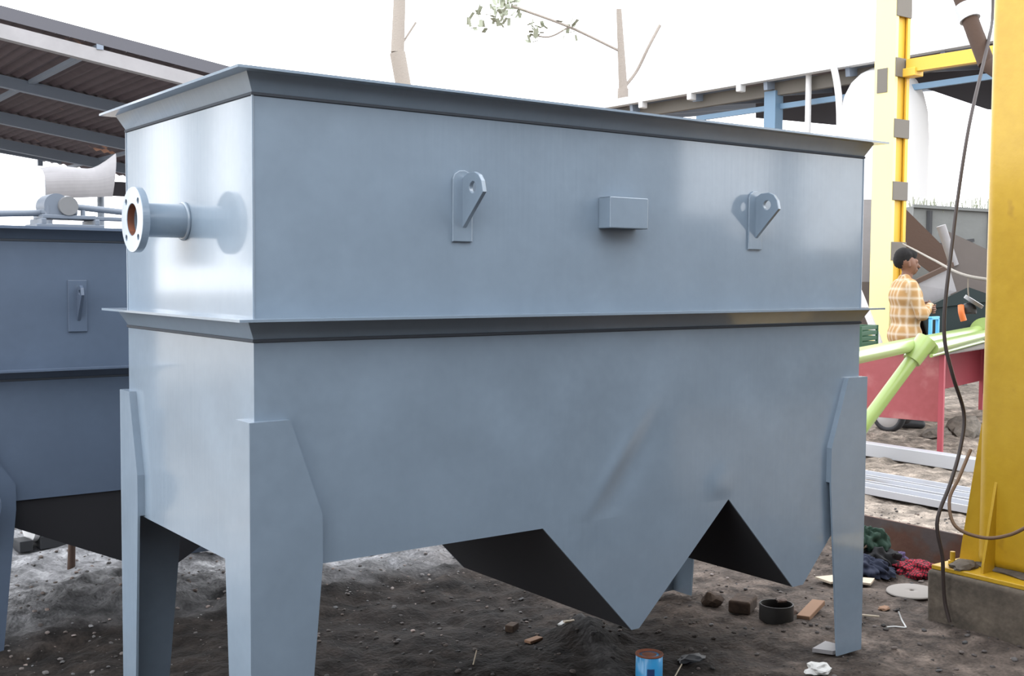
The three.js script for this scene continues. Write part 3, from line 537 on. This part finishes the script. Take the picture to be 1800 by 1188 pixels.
{ // steel sections on the sandy ground
  const ch = (name, label, x, z0, z1, w, h, turn) => { const t = thing(name, label, 'steel section', [x, 0.0, (z0 + z1) / 2], turn); const l = (z1 - z0) / 2; obj('web', rbox(-w / 2, w / 2, 0.0, 0.008, -l, l, 0.002), galv, t); for (const s of [-1, 1]) obj('flange', rbox(s * w / 2 - 0.006, s * w / 2 + 0.006, 0, h, -l, l, 0.002), galv, t); return t; };
  const t = thing('box_section', 'long pale steel box section lying on the sand just beyond the thinner channels', 'steel section', [6.95, -0.01, -2.7], -0.02); obj('tube', rbox(-0.06, 0.06, 0, 0.11, -1.8, 1.3, 0.006), galv, t);
  ch('steel_channel', 'bright steel channel on the sand, nearest the rusty plate', 5.5, -4.2, -0.4, 0.16, 0.05, -0.01);
  ch('steel_channel', 'middle one of three bright steel channels on the sand', 5.74, -4.3, -0.5, 0.15, 0.045, 0.01);
  ch('steel_channel', 'bright steel channel on the sand, third from the rusty plate', 5.98, -4.0, -0.7, 0.15, 0.04, 0.0);
  const p = thing('rusty_plate', 'long rusty steel plate standing on edge on the ground behind the clothes', 'steel plate', [4.15, 0, 0], 0);
  obj('plate', rbox(-0.008, 0.008, -0.03, 0.165, -2.4, -0.2, 0.003), rustGrey, p); obj('foot_flange', rbox(0, 0.09, -0.02, 0.006, -2.4, -0.2, 0.002), rust, p);
}

// grey plate chutes and hoppers behind the man
{
  let t = thing('hopper_bin', 'grey-green steel bin with vertical stiffeners and weeds on top, behind the rope', 'bin', [12.3, 0, -5.9]);
  const dir = V(0.686, 0, 0.51).normalize(), at = (u, y, w = 0) => V(dir.x * u - dir.z * w, y, dir.z * u + dir.x * w);
  obj('front_plate', slab(at(-0.62, 0.5), at(0.75, 0.5), at(0.75, 2.37), at(-0.48, 2.44), 0.03), greySteel, t);
  obj('side_plate', slab(at(-0.48, 2.44), at(-0.55, 2.42, -1.2), at(-0.6, 0.5, -1.2), at(-0.62, 0.5), 0.03), greySteel, t);
  obj('back_plate', slab(at(-0.62, 0.5, -1.2), at(0.75, 0.5, -1.2), at(0.75, 2.37, -1.2), at(-0.48, 2.44, -1.2), 0.03), greySteel, t);
  for (const u of [-0.28, 0.52]) obj('stiffener', bar(at(u, 0.6, 0.02), at(u, 2.38, 0.02), 0.05, 0.05), darkMetal, t);
  obj('top_edge', bar(at(-0.5, 2.44, 0.02), at(0.77, 2.37, 0.02), 0.06, 0.04), greySteel, t);
  obj('rail', bar(at(-0.28, 1.92, 0.03), at(0.3, 2.0, 0.03), 0.04, 0.04), darkMetal, t);
  for (const u of [-0.5, 0.65]) for (const w of [-0.05, -1.1]) obj('leg', bar(at(u, -0.05, w), at(u, 0.55, w), 0.08, 0.08), greySteel, t);
  // weeds
  const wd = [];
  for (let i = 0; i < 90; i++) { const u = rr(-0.45, 0.6), h = rr(0.1, 0.22), b = at(u, 2.36, rr(-0.4, 0)), lean = rr(-0.08, 0.12); wd.push(bar([b.x, b.y, b.z], [b.x + lean * 0.7, b.y + h, b.z + lean * 0.5], 0.012, 0.004)); }
  const w = obj('weeds', wd, leafMat); w.position.copy(t.position); tag(w, 'grey-green weeds growing out of the top of the steel bin', 'weeds', null, 'stuff');

  t = thing('rusty_chute_plate', 'rust brown steel plate sloping down behind the man', 'steel plate');
  obj('plate', slab([10.45, 2.35, -5.35], [10.98, 1.72, -4.96], [10.78, 1.52, -5.1], [10.3, 1.95, -5.45], 0.02), rustBrown, t);
  obj('lower_plate', slab([10.3, 1.95, -5.45], [10.78, 1.52, -5.1], [10.9, 0.0, -5.2], [10.4, 0.0, -5.55], 0.02), greySteel, t);
  t = thing('curved_chute', 'brown-grey steel chute with a pale rolled lip behind the hanging cable', 'chute');
  const lip = rod([9.93, 2.07, -4.48], [10.06, 1.64, -4.39], 0.05, 0.05, 20);
  obj('side_plate', slab([9.96, 2.03, -4.46], [10.04, 1.3, -4.4], [10.75, 0.9, -3.95], [10.75, 1.62, -3.95], 0.02), brownSteel, t);
  obj('rolled_lip', lip, paleSteel, t);
  obj('support_post', bar([10.8, -0.02, -3.97], [10.8, 1.3, -3.97], 0.08, 0.08), brownSteel, t);
  obj('support_beam', bar([10.03, 1.0, -4.44], [10.8, 0.97, -3.97], 0.06, 0.08), brownSteel, t);
  t = thing('sheet_offcut', 'pale grey sheet leaning behind the man with a rusty angle bar along its top', 'metal sheet');
  obj('sheet', slab([9.3, 1.44, -4.42], [9.3, 1.14, -4.4], [9.93, 1.36, -4.27], [9.86, 1.64, -4.33], 0.01), paleSteel, t);
  obj('angle_bar', bar([9.28, 1.43, -4.4], [9.86, 1.65, -4.28], 0.03, 0.05), rustBrown, t);
  obj('prop', bar([9.6, 0.0, -4.42], [9.6, 1.3, -4.38], 0.04, 0.04), rustBrown, t);
  t = thing('tarpaulin', 'dark green tarpaulin draped under the pale sheet behind the bench', 'tarpaulin');
  const tm = new THREE.MeshStandardMaterial({ color: lin(0.005, 0.012, 0.012), roughness: 0.95, side: THREE.DoubleSide });
  obj('cover', [slab([9.22, 1.17, -4.22], [9.2, 0.865, -4.1], [10.3, 0.865, -3.8], [10.3, 1.27, -3.96], 0.02), slab([9.22, 1.17, -4.22], [9.9, 1.4, -4.13], [10.3, 1.27, -3.96], [10.3, 1.265, -3.96], 0.02), slab([9.22, 1.17, -4.22], [9.9, 1.4, -4.13], [9.95, 0.866, -4.25], [9.25, 0.866, -4.3], 0.02)], tm, t);
  t = thing('panel_stack', 'grey and pinkish wall panel standing left of the slim yellow column', 'panel');
  obj('panel', [slab([10.35, 2.45, -6.05], [10.35, 0, -6.05], [10.75, 0, -5.75], [10.75, 2.45, -5.75], 0.05)], paleSteel, t);
  obj('dark_base', slab([10.3, 1.45, -5.95], [10.3, 0, -5.95], [10.72, 0, -5.65], [10.72, 1.45, -5.65], 0.03), brownSteel, t);
  t = thing('white_plank', 'white plank leaning beside the tank rim at the right', 'plank');
  obj('plank', bar([8.9, 1.62, -4.9], [9.0, 0.9, -4.6], 0.03, 0.07), white, t); obj('plank_foot', bar([9.0, 0.9, -4.6], [9.12, 0, -4.3], 0.03, 0.07), white, t);
}
// rope with things hanging on it
{
  const r = obj('rope', tube([[9.521, 1.871, -4.67], [7.675, 1.742, -3.237], [5.829, 1.622, -1.826], [3.983, 1.512, -0.416], [3.43, 1.488, 0.09]], 0.008, 8, 10), ropeMat); tag(r, 'pale rope strung from the slim yellow column to the thick one', 'rope');
  const t = thing('hanging_lamp', 'orange and dark hand lamp with a grey disc hanging from the rope', 'lamp', [3.995, 1.366, -0.41]); t.scale.setScalar(0.85);
  obj('cord', tube([[-0.012, 0.17, -0.006], [-0.02, 0.1, 0], [-0.02, 0.02, 0.01]], 0.004), ropeMat, t);
  obj('disc', rod([0.0, 0.012, 0.02], [0.006, 0.03, 0.03], 0.06, 0.06, 28), primerMat, t);
  obj('body', [lump(0.045, 1, 1, 1, 6, 0.2).translate(-0.01, -0.03, 0)], darkMetal, t);
  obj('orange_grip', [tube([[-0.07, 0.0, -0.01], [-0.08, -0.04, 0], [-0.07, -0.09, 0.01]], 0.018, 10)], new THREE.MeshStandardMaterial({ color: lin(0.8, 0.22, 0.06), roughness: 0.5 }), t);
}
// cables in front of the thick column
{
  let c = obj('cable', tube([[4.9, 3.5, -0.9], [4.643, 2.962, -0.724], [4.341, 2.744, -0.558], [3.688, 2.165, -0.254], [3.44, 1.678, -0.155], [3.308, 1.246, -0.099], [3.319, 1.074, -0.06], [3.385, 0.893, -0.04], [3.33, 0.749, -0.02], [3.231, 0.608, 0.0], [3.124, 0.45, 0.01], [3.14, 0.3, 0.03], [3.15, 0.2, 0.03], [3.16, 0.1, 0.035], [3.16, 0.02, 0.06]], 0.0085, 8, 10), cableMat);
  tag(c, 'dark brown cable hanging down beside the thick yellow column', 'cable');
  c = obj('cable', tube([[3.33, 0.75, 0.03], [3.216, 0.642, 0.05], [3.133, 0.553, 0.06], [3.101, 0.455, 0.113], [3.15, 0.419, 0.214], [3.19, 0.443, 0.304], [3.22, 0.501, 0.384], [3.25, 0.6, 0.5]], 0.0075, 8, 10), cableTan);
  tag(c, 'tan cable looped round the foot of the thick yellow column', 'cable');
  // roof pipe with clamp at the top right corner
  const t = thing('down_pipe', 'brown pipe with a pale clamp slanting down at the top right corner', 'pipe');
  obj('pipe', [rod([4.4, 3.85, -1.11], [4.33, 2.62, -0.56], 0.045, 0.042, 16), rod([4.33, 2.62, -0.56], [4.33, 2.5, -0.4], 0.04, 0.04, 16)], rustBrown, t);
  obj('clamp', rod([4.3486, 2.948, -0.7066], [4.344, 2.866, -0.67], 0.054, 0.054, 16), galv, t);
  obj('strut', bar([4.62, 3.1, -0.7], [4.42, 2.55, -0.44], 0.02, 0.03), shedBlue, t);
}

// ------------------------------------------------------------------ trees beyond
{
  const tree = (label, pos, trunk, branches, leaves) => {
    const t = thing('bare_tree', label, 'tree', pos);
    obj('trunk', trunk.map(([a, b, r, r2]) => rod(a, b, r, r2, 12)), bark, t);
    for (const b of branches) obj('branch', tube(b.pts, b.r, 6, 4), bark, t);
    const lv = []; for (const [x, y, z, r, n] of leaves) for (let i = 0; i < n; i++) { const g = new THREE.PlaneGeometry(rr(0.05, 0.12), rr(0.1, 0.2)); g.rotateX(rr(0, 6)); g.rotateY(rr(0, 6)); g.translate(x + rr(-r, r), y + rr(-r, r), z + rr(-r, r)); lv.push(g); }
    if (lv.length) obj('leaves', lv, leafMat, t).userData.kind = 'stuff';
  };
  tree('tall pale tree trunk rising behind the middle of the front tank', [10.2, 0, -16.4], [[[0.1, 0, 0], [0.08, 5, 0.05], 0.2, 0.17], [[0.08, 5, 0.05], [-0.05, 5.75, 0], 0.15, 0.15], [[-0.05, 5.75, 0], [-0.02, 6.4, 0], 0.13, 0.12], [[-0.02, 6.4, 0], [0.1, 9.5, 0], 0.12, 0.08]],
    [{ pts: [[0, 5.85, 0], [0.15, 6.1, 0.05], [0.3, 6.35, 0.1]], r: 0.02 }], []);
  tree('bare leaning tree with few leaves above the right half of the front tank', [15.6, 0, -16.2], [[[0, 0, 0], [0.15, 5.6, 0], 0.16, 0.12], [[0.15, 5.6, 0], [0.0, 7.3, 0], 0.1, 0.06]],
    [{ pts: [[0.15, 5.6, 0], [0.45, 6.0, 0.1], [0.6, 6.5, 0.3], [0.85, 7.0, 0.4]], r: 0.035 }, { pts: [[0.05, 6.4, 0], [-0.9, 6.9, -0.6], [-2.0, 7.3, -1.2]], r: 0.03 }, { pts: [[-0.9, 6.9, -0.6], [-1.2, 6.7, -0.9], [-1.6, 6.7, -1.0]], r: 0.02 }],
    [[-2.1, 7.25, -1.3, 0.3, 60], [-1.6, 6.75, -1.0, 0.22, 20], [-2.6, 7.0, -1.7, 0.25, 20], [-0.9, 6.85, -0.6, 0.2, 14]]);
}

// ------------------------------------------------------------------ small things on the ground
const gy = (x, z) => groundHeight(x, z);
{
  let t = thing('paint_can', 'small blue paint tin with a rusty lid under the front tank', 'can', [1.66, gy(1.66, -0.22) - 0.004, -0.22]);
  const blueCan = new THREE.MeshPhysicalMaterial({ color: lin(0.03, 0.3, 0.62), roughness: 0.4, clearcoat: 0.5 });
  obj('tin', lathe([[0, 0], [0.049, 0], [0.051, 0.004], [0.05, 0.115], [0, 0.115]], 40), blueCan, t);
  obj('rim', new THREE.TorusGeometry(0.049, 0.004, 8, 40).rotateX(Math.PI / 2).translate(0, 0.117, 0), rust, t);
  obj('lid', lathe([[0, 0.118], [0.02, 0.117], [0.036, 0.113], [0.04, 0.119], [0.047, 0.12]], 40), rust, t);
  const a0 = Math.PI * 1.08; // painted emblem on the label, wrapped on the side
  const pos = []; const patch = new THREE.CylinderGeometry(0.0512, 0.0512, 0.05, 10, 1, true, -0.9, 0.55).translate(0, 0.05, 0);
  obj('label_patch', patch, new THREE.MeshStandardMaterial({ color: lin(0.02, 0.05, 0.16), roughness: 0.5, side: THREE.DoubleSide }), t);
  t = thing('pipe_offcut', 'short dark pipe ring standing open on the dirt near the right leg', 'pipe offcut', [2.66, gy(2.66, -0.47) - 0.01, -0.47]);
  obj('ring', lathe([[0.068, 0], [0.075, 0], [0.075, 0.088], [0.068, 0.088], [0.068, 0]], 40), new THREE.MeshStandardMaterial({ color: lin(0.06, 0.055, 0.055), map: concreteTex, roughness: 0.6, side: THREE.DoubleSide }), t);
  obj('crust', [lump(0.02, 1.4, 0.5, 1, 3, 0.4).translate(0.06, 0.086, -0.02), lump(0.03, 1.5, 0.6, 1, 9, 0.4).translate(0.12, 0.02, -0.02)], rustBrown, t);
  const stone = (name, label, cat, x, z, g, m, group) => { const o = obj(name, g, m); o.position.set(x, gy(x, z), z); return tag(o, label, cat, group); };
  stone('stone', 'rounded brown stone left of the broken brick under the tank', 'stone', 2.6, -0.8, lump(0.05, 1.1, 0.9, 0.9, 12, 0.4).translate(0, 0.02, 0), brickMat);
  stone('brick', 'broken brick lying between the pipe ring and the round stone', 'brick', 2.64, -0.65, rbox(-0.07, 0.08, 0, 0.06, -0.05, 0.05, 0.012, 3).rotateY(0.5), brickMat);
  stone('stone', 'grey rock on the sand beyond the red bench leg', 'stone', 8.85, -3.45, lump(0.17, 1.2, 0.8, 0.8, 22, 0.5).translate(0, 0.05, 0), greyRock);
  stone('stone', 'flat light stone beside the grey rock beyond the bench', 'stone', 8.55, -3.55, lump(0.14, 1.3, 0.4, 0.8, 25, 0.4).translate(0, 0.02, 0), greyRock);
  stone('wood_offcut', 'orange-brown wood offcut behind the right front leg of the tank', 'wood', 2.85, -0.43, rbox(-0.11, 0.1, 0, 0.022, -0.03, 0.03, 0.004).rotateY(0.35).rotateZ(0.12).translate(0, 0.01, 0), woodMat);
  stone('wood_offcut', 'small reddish chip in the dark dirt below the sloping hopper', 'wood', 1.62, -1.03, rbox(-0.03, 0.03, 0, 0.03, -0.02, 0.02, 0.004).rotateY(0.5), brickMat);
  stone('wood_offcut', 'flat tan wood chip just in front of the reddish chip', 'wood', 1.6, -0.85, rbox(-0.04, 0.04, 0, 0.012, -0.018, 0.018, 0.003).rotateY(0.2), woodMat);
  stone('paper_scrap', 'white scrap of paper in the dark dirt under the hopper', 'paper', 1.77, -0.87, rbox(-0.022, 0.022, 0, 0.008, -0.014, 0.014, 0.003).rotateY(0.4).rotateZ(0.1), paperMat);
  stone('paper_scrap', 'pale strip of paper just below the white scrap', 'paper', 1.77, -0.82, rbox(-0.03, 0.03, 0, 0.008, -0.01, 0.01, 0.003).rotateY(-0.2), paleWood);
  stone('stick', 'thin flat pale stick lying right of the right front leg', 'stick', 2.98, -0.24, rbox(-0.004, 0.004, 0, 0.008, -0.06, 0.06, 0.002).rotateY(0.62 - Math.PI / 2 + 1.57).translate(0, 0.008, 0), paleWood);
  stone('stick', 'straw-like stick standing up in the black dirt', 'stick', 1.24, -0.75, rod([-0.012, 0, 0], [0.012, 0.05, -0.01], 0.0025, 0.0025, 6), paleWood);
  stone('stick', 'thin straw lying right of the blue paint tin', 'stick', 1.82, -0.22, rod([-0.05, 0.008, 0.02], [0.04, 0.03, -0.03], 0.0025, 0.0025, 6), paleWood);
  stone('bent_wire', 'bent white wire lying in front of the pale disc', 'wire', 3.0, -0.12, tube([[-0.03, 0.004, 0.0], [0.0, 0.006, 0.02], [0.035, 0.004, 0.05], [0.045, 0.006, 0.04], [0.075, 0.02, -0.0], [0.08, 0.05, -0.02]], 0.0035, 6), paperMat);
  stone('wire_loop', 'thin copper wire loop on the black dirt at the bottom', 'wire', 1.27, -0.42, tube([[-0.07, 0.006, 0.02], [-0.075, 0.01, -0.02], [-0.02, 0.012, -0.07], [0.05, 0.012, -0.06], [0.075, 0.01, -0.01], [0.04, 0.006, 0.03]], 0.002, 6), cableTan);
  stone('metal_strip', 'pale metal strip on the dirt at the bottom edge', 'strip', 1.13, -0.48, rbox(-0.05, 0.05, 0, 0.008, -0.012, 0.012, 0.002).rotateY(0.5).translate(0, 0.006, 0), paleSteel);
  stone('board_scrap', 'crooked piece of tan board lying in front of the clothes', 'board', 3.42, -0.66, polyY([[-0.1, -0.13], [0.0, -0.1], [0.12, 0.06], [0.02, 0.11], [-0.02, 0.02], [-0.12, -0.02]], 0, 0.01).translate(0, 0.012, 0), paleWood);
  stone('round_disc', 'round pale grinding disc lying flat beside the concrete plinth', 'disc', 3.5, -0.36, lathe([[0.012, 0], [0.115, 0], [0.118, 0.004], [0.115, 0.01], [0.04, 0.013], [0.012, 0.012], [0.012, 0]], 48).rotateZ(0.04).translate(0, 0.01, 0), new THREE.MeshStandardMaterial({ color: lin(0.24, 0.22, 0.2), roughness: 0.9 }));
  stone('rag', 'crumpled white rag at the bottom edge right of the tin', 'rag', 2.237, 0.1, lump(0.04, 1.2, 0.6, 1, 40, 0.6, 3).translate(0, 0.012, 0), paperMat);
  stone('dirt_clod', 'black clod of dirt with twigs right of the tin', 'clod', 1.965, -0.3, lump(0.04, 1.5, 0.5, 1, 33, 0.7).translate(0, 0.01, 0), darkMetal);
  stone('leaf_scrap', 'curled reddish scrap of bark near the pale disc', 'bark', 3.2, -0.3, lump(0.025, 1.4, 0.5, 0.8, 36, 0.6).translate(0, 0.01, 0), woodMat);
}
// clothes dropped by the rusty plate
{
  const cloth = (name, label, x, z, r, sx, sy, sz, s, m) => {
    const g = new THREE.SphereGeometry(1, 64, 32), p = g.attributes.position;
    for (let i = 0; i < p.count; i++) { const v = V(p.getX(i), p.getY(i), p.getZ(i)); const k = r * (1 + 0.55 * fbm(v.x * 1.4 + s, v.y * 1.4, v.z * 1.4, 2) + 0.16 * Math.sin(9 * (v.x + 1.4 * fbm(v.x * 2, v.z * 2, s, 2)) + 5 * v.z + s)); p.setXYZ(i, v.x * k * sx, Math.max(-0.2, v.y) * k * sy, v.z * k * sz); }
    g.computeVertexNormals(); const o = obj(name, g, m); o.position.set(x, gy(x, z) + 0.015, z); return tag(o, label, 'clothes');
  };
  const fab = (r, g, b) => new THREE.MeshStandardMaterial({ color: lin(r * 0.6, g * 0.6, b * 0.6), roughness: 0.95 });
  const print = tex(128, (u, v) => tn(u, v, 9, 131, 3) > 0.02 ? [165, 148, 130] : [60, 42, 40], true, 9);
  cloth('garment', 'dark green cloth on top of the heap of old clothes', 3.83, -0.86, 0.1, 1.2, 0.8, 1, 2, fab(0.015, 0.05, 0.03)).position.y += 0.09;
  cloth('garment', 'patterned beige cloth in the heap of old clothes', 3.74, -0.9, 0.09, 1, 0.75, 1, 5, new THREE.MeshStandardMaterial({ map: print, roughness: 0.95 })).position.y += 0.06;
  cloth('garment', 'near-black cloth at the bottom of the heap of old clothes', 3.8, -0.8, 0.15, 1, 0.55, 1.1, 9, fab(0.012, 0.012, 0.014));
  cloth('garment', 'navy blue cloth trailing from the front of the heap', 3.66, -0.72, 0.12, 0.8, 0.5, 1.1, 13, fab(0.02, 0.028, 0.06));
  cloth('garment', 'lilac cloth at the right end of the heap of clothes', 3.9, -0.74, 0.08, 1, 0.7, 0.8, 17, fab(0.13, 0.09, 0.2));
  const check = tex(128, (u, v) => { const a = (u * 4 % 1) < 0.35, b = (v * 4 % 1) < 0.35; return a && b ? [20, 12, 18] : a || b ? [66, 14, 26] : [158, 28, 48]; }, true, 14);
  cloth('garment', 'red and black checked shirt dropped beside the base plate', 3.86, -0.58, 0.12, 0.9, 0.42, 1.1, 21, new THREE.MeshStandardMaterial({ map: check, roughness: 0.95 }));
}

// ------------------------------------------------------------------ the man
function field(prims, c, half, res) { // smooth union of tapered capsules, meshed
  const mat = new THREE.MeshBasicMaterial(), mc = new MarchingCubes(res, mat, false, false, 220000); mc.isolation = 0;
  const f = mc.field, h = res / 2;
  const pre = prims.map(([a, b, ra, rb, k = 0.03]) => ({ a, b, ra, rb, k, d: [b[0] - a[0], b[1] - a[1], b[2] - a[2]] }));
  for (const p of pre) p.l2 = Math.max(1e-9, p.d[0] ** 2 + p.d[1] ** 2 + p.d[2] ** 2);
  for (let z = 0; z < res; z++) for (let y = 0; y < res; y++) for (let x = 0; x < res; x++) {
    const X = c[0] + (x - h) / h * half, Y = c[1] + (y - h) / h * half, Z = c[2] + (z - h) / h * half; let s = 9;
    for (const p of pre) {
      const ax = X - p.a[0], ay = Y - p.a[1], az = Z - p.a[2];
      let t = (ax * p.d[0] + ay * p.d[1] + az * p.d[2]) / p.l2; t = t < 0 ? 0 : t > 1 ? 1 : t;
      const qx = ax - t * p.d[0], qy = ay - t * p.d[1], qz = az - t * p.d[2];
      const d = Math.sqrt(qx * qx + qy * qy + qz * qz) - (p.ra + (p.rb - p.ra) * t);
      if (d > s + p.k) continue; if (s > d + p.k) { s = d; continue; }
      const m = Math.max(p.k - Math.abs(s - d), 0) / p.k; s = Math.min(s, d) - m * m * p.k * 0.25;
    }
    f[x + y * res + z * res * res] = -s;
  }
  mc.update();
  const n = mc.count, P = new Float32Array(n * 3), N = new Float32Array(n * 3);
  for (let i = 0; i < n * 3; i++) { P[i] = mc.positionArray[i] * half + c[i % 3]; N[i] = mc.normalArray[i]; }
  const g = new THREE.BufferGeometry(); g.setAttribute('position', new THREE.BufferAttribute(P, 3)); g.setAttribute('normal', new THREE.BufferAttribute(N, 3)); return g;
}
{
  const px = 8.89, pz = -4.18;
  const t = thing('person', 'man in a tan checked shirt standing with folded arms behind the red bench', 'person', [px, gy(px, pz), pz], 0.936);
  const skin = new THREE.MeshStandardMaterial({ color: lin(0.16, 0.075, 0.045), roughness: 0.55 });
  const S = 1.02;
  // local: forward +z, up +y, his left +x
  const arms = [[[0.185, 1.43, -0.01], [0.24, 1.17, 0.08], 0.05, 0.042], [[0.24, 1.17, 0.08], [0.0, 1.2, 0.26], 0.042, 0.03], [[-0.185, 1.43, -0.01], [-0.24, 1.16, 0.09], 0.05, 0.042], [[-0.24, 1.16, 0.09], [0.02, 1.24, 0.27], 0.042, 0.03]];
  const body = [
    [[-0.07, 1.0, 0], [0.07, 1.0, 0], 0.12, 0.12, 0.06], [[-0.06, 1.15, 0.01], [0.06, 1.15, 0.01], 0.115, 0.115, 0.06], [[-0.09, 1.33, 0], [0.09, 1.33, 0], 0.12, 0.12, 0.06], [[-0.14, 1.44, -0.01], [0.14, 1.44, -0.01], 0.06, 0.06, 0.06],
    [[0, 1.45, -0.01], [0, 1.58, 0.02], 0.058, 0.052, 0.04], ...arms.map((a) => [...a, 0.03]),
    ...[1, -1].flatMap((s) => [[[0.09 * s, 0.94, 0], [0.1 * s, 0.5, 0.02], 0.085, 0.058, 0.04], [[0.1 * s, 0.5, 0.02], [0.1 * s, 0.09, -0.02], 0.056, 0.036, 0.03], [[0.1 * s, 0.05, -0.04], [0.11 * s, 0.035, 0.14], 0.042, 0.032, 0.03]])];
  const head = [[[0, 1.69, 0.0], [0, 1.66, 0.03], 0.082, 0.08, 0.03], [[0, 1.72, -0.025], [0, 1.7, -0.02], 0.086, 0.086, 0.03], [[0, 1.6, 0.06], [0, 1.59, 0.075], 0.05, 0.034, 0.04], [[0, 1.665, 0.107], [0, 1.635, 0.128], 0.012, 0.017, 0.015], [[-0.02, 1.605, 0.1], [0.02, 1.605, 0.1], 0.014, 0.014, 0.012], [[-0.045, 1.69, 0.085], [0.045, 1.69, 0.085], 0.018, 0.018, 0.02],
    ...[1, -1].map((s) => [[0.08 * s, 1.68, -0.005], [0.084 * s, 1.64, 0.005], 0.014, 0.01, 0.01]), [[0, 1.5, 0], [0, 1.6, 0.015], 0.054, 0.052, 0.03]];
  const hand = (cx, cy, cz, s) => { const g = []; g.push([[cx, cy, cz], [cx + s * 0.055, cy + 0.005, cz + 0.01], 0.026, 0.026, 0.015]); for (let i = 0; i < 4; i++) { const y = cy + 0.032 - i * 0.02, l = [0.05, 0.056, 0.052, 0.04][i]; g.push([[cx + s * 0.07, y, cz + 0.015], [cx + s * (0.07 + l * 0.6), y, cz + 0.005], 0.0095, 0.009, 0.006], [[cx + s * (0.07 + l * 0.6), y, cz + 0.005], [cx + s * (0.07 + l), y - 0.002, cz - 0.02], 0.009, 0.0075, 0.004]); } g.push([[cx + s * 0.02, cy + 0.03, cz + 0.01], [cx + s * 0.075, cy + 0.05, cz + 0.018], 0.011, 0.0085, 0.008]); return field(g, [cx + s * 0.05, cy, cz], 0.1, 64); };
  const bodyMesh = obj('body', [field(body, [0, 0.9, 0.05], 0.95, 150), field(head, [0, 1.66, 0.02], 0.2, 110), hand(0.03, 1.24, 0.262, 1), hand(-0.02, 1.2, 0.252, -1)], skin, t);
  // shirt, a little larger than the body, with folded sleeves
  const plaid = tex(256, (u, v) => { const a = Math.pow(Math.abs(Math.sin(u * Math.PI * 5)), 6), b = Math.pow(Math.abs(Math.sin(v * Math.PI * 5)), 6); const k = Math.max(a, b) + 0.4 * a * b; return [158 + 26 * k, 122 + 42 * k, 76 + 62 * k]; }, true, 2.2);
  const shirt = [[[-0.075, 0.94, 0], [0.075, 0.94, 0], 0.148, 0.148, 0.06], [[-0.065, 1.15, 0.01], [0.065, 1.15, 0.01], 0.138, 0.138, 0.06], [[-0.095, 1.33, 0], [0.095, 1.33, 0], 0.138, 0.138, 0.06], [[-0.15, 1.44, -0.01], [0.15, 1.44, -0.01], 0.076, 0.076, 0.06], [[-0.04, 1.51, -0.015], [0.04, 1.51, -0.015], 0.05, 0.05, 0.03],
    ...arms.map(([a, b, ra, rb], i) => { const e = i % 2 ? a.map((v, q) => v + (b[q] - v) * 0.84) : b; return [a, e, ra + 0.018, rb + (i % 2 ? 0.016 : 0.018), 0.025]; })];
  const sg = field(shirt, [0, 1.22, 0.05], 0.42, 100), sp = sg.attributes.position, sn = sg.attributes.normal;
  for (let i = 0; i < sp.count; i++) { const x = sp.getX(i), y = sp.getY(i), z = sp.getZ(i), d = 0.008 * Math.sin(26 * (y * 0.7 + 0.35 * z + 0.3 * fbm(x * 5, y * 5, z * 5, 2))) * Math.max(0, 1 - Math.abs(y - 1.1) * 2.4); sp.setXYZ(i, x + sn.getX(i) * d, y, z + sn.getZ(i) * d); }
  obj('shirt', sg, new THREE.MeshStandardMaterial({ map: plaid, roughness: 0.9 }), t);
  const tr = [1, -1].flatMap((s) => [[[0.085 * s, 0.93, 0], [0.1 * s, 0.5, 0.02], 0.105, 0.085, 0.05], [[0.1 * s, 0.5, 0.02], [0.1 * s, 0.1, -0.02], 0.085, 0.075, 0.04]]).concat([[[-0.06, 0.95, 0], [0.06, 0.95, 0], 0.13, 0.13, 0.05]]);
  obj('trousers', field(tr, [0, 0.55, 0], 0.6, 90), new THREE.MeshStandardMaterial({ color: lin(0.03, 0.027, 0.027), roughness: 0.9 }), t);
  for (const s of [1, -1]) obj('shoe', field([[[0.1 * s, 0.06, -0.045], [0.11 * s, 0.042, 0.15], 0.056, 0.044, 0.03]], [0.105 * s, 0.05, 0.05], 0.2, 48), darkMetal, t);
  const hairM = new THREE.MeshStandardMaterial({ color: lin(0.006, 0.005, 0.005), roughness: 0.95 });
  const hg = field([[[0, 1.735, -0.03], [0, 1.745, 0.03], 0.088, 0.07, 0.03], [[0, 1.69, -0.055], [0, 1.74, -0.03], 0.075, 0.08, 0.03], [[0, 1.77, 0.05], [0, 1.775, 0.07], 0.035, 0.03, 0.04], ...[1, -1].map((s) => [[0.07 * s, 1.7, -0.01], [0.06 * s, 1.75, 0.0], 0.022, 0.03, 0.02])], [0, 1.72, 0], 0.18, 80);
  const hp = hg.attributes.position; for (let i = 0; i < hp.count; i++) { const d = 0.006 * noise(hp.getX(i) * 60, hp.getY(i) * 60, hp.getZ(i) * 60); hp.setXYZ(i, hp.getX(i) + d, hp.getY(i) + d, hp.getZ(i) + d); }
  obj('hair', hg, hairM, t);
  obj('moustache', field([[[-0.024, 1.612, 0.112], [0, 1.62, 0.122], 0.007, 0.009, 0.006], [[0.024, 1.612, 0.112], [0, 1.62, 0.122], 0.007, 0.009, 0.006]], [0, 1.615, 0.11], 0.05, 40), hairM, t);
  for (const s of [1, -1]) { obj('eye', new THREE.SphereGeometry(0.012, 14, 10).translate(0.034 * s, 1.676, 0.092), white, t); obj('eyebrow', rod([0.018 * s, 1.7, 0.104], [0.052 * s, 1.7, 0.092], 0.006, 0.005, 8), hairM, t); }
}

renderer.render(scene, camera);
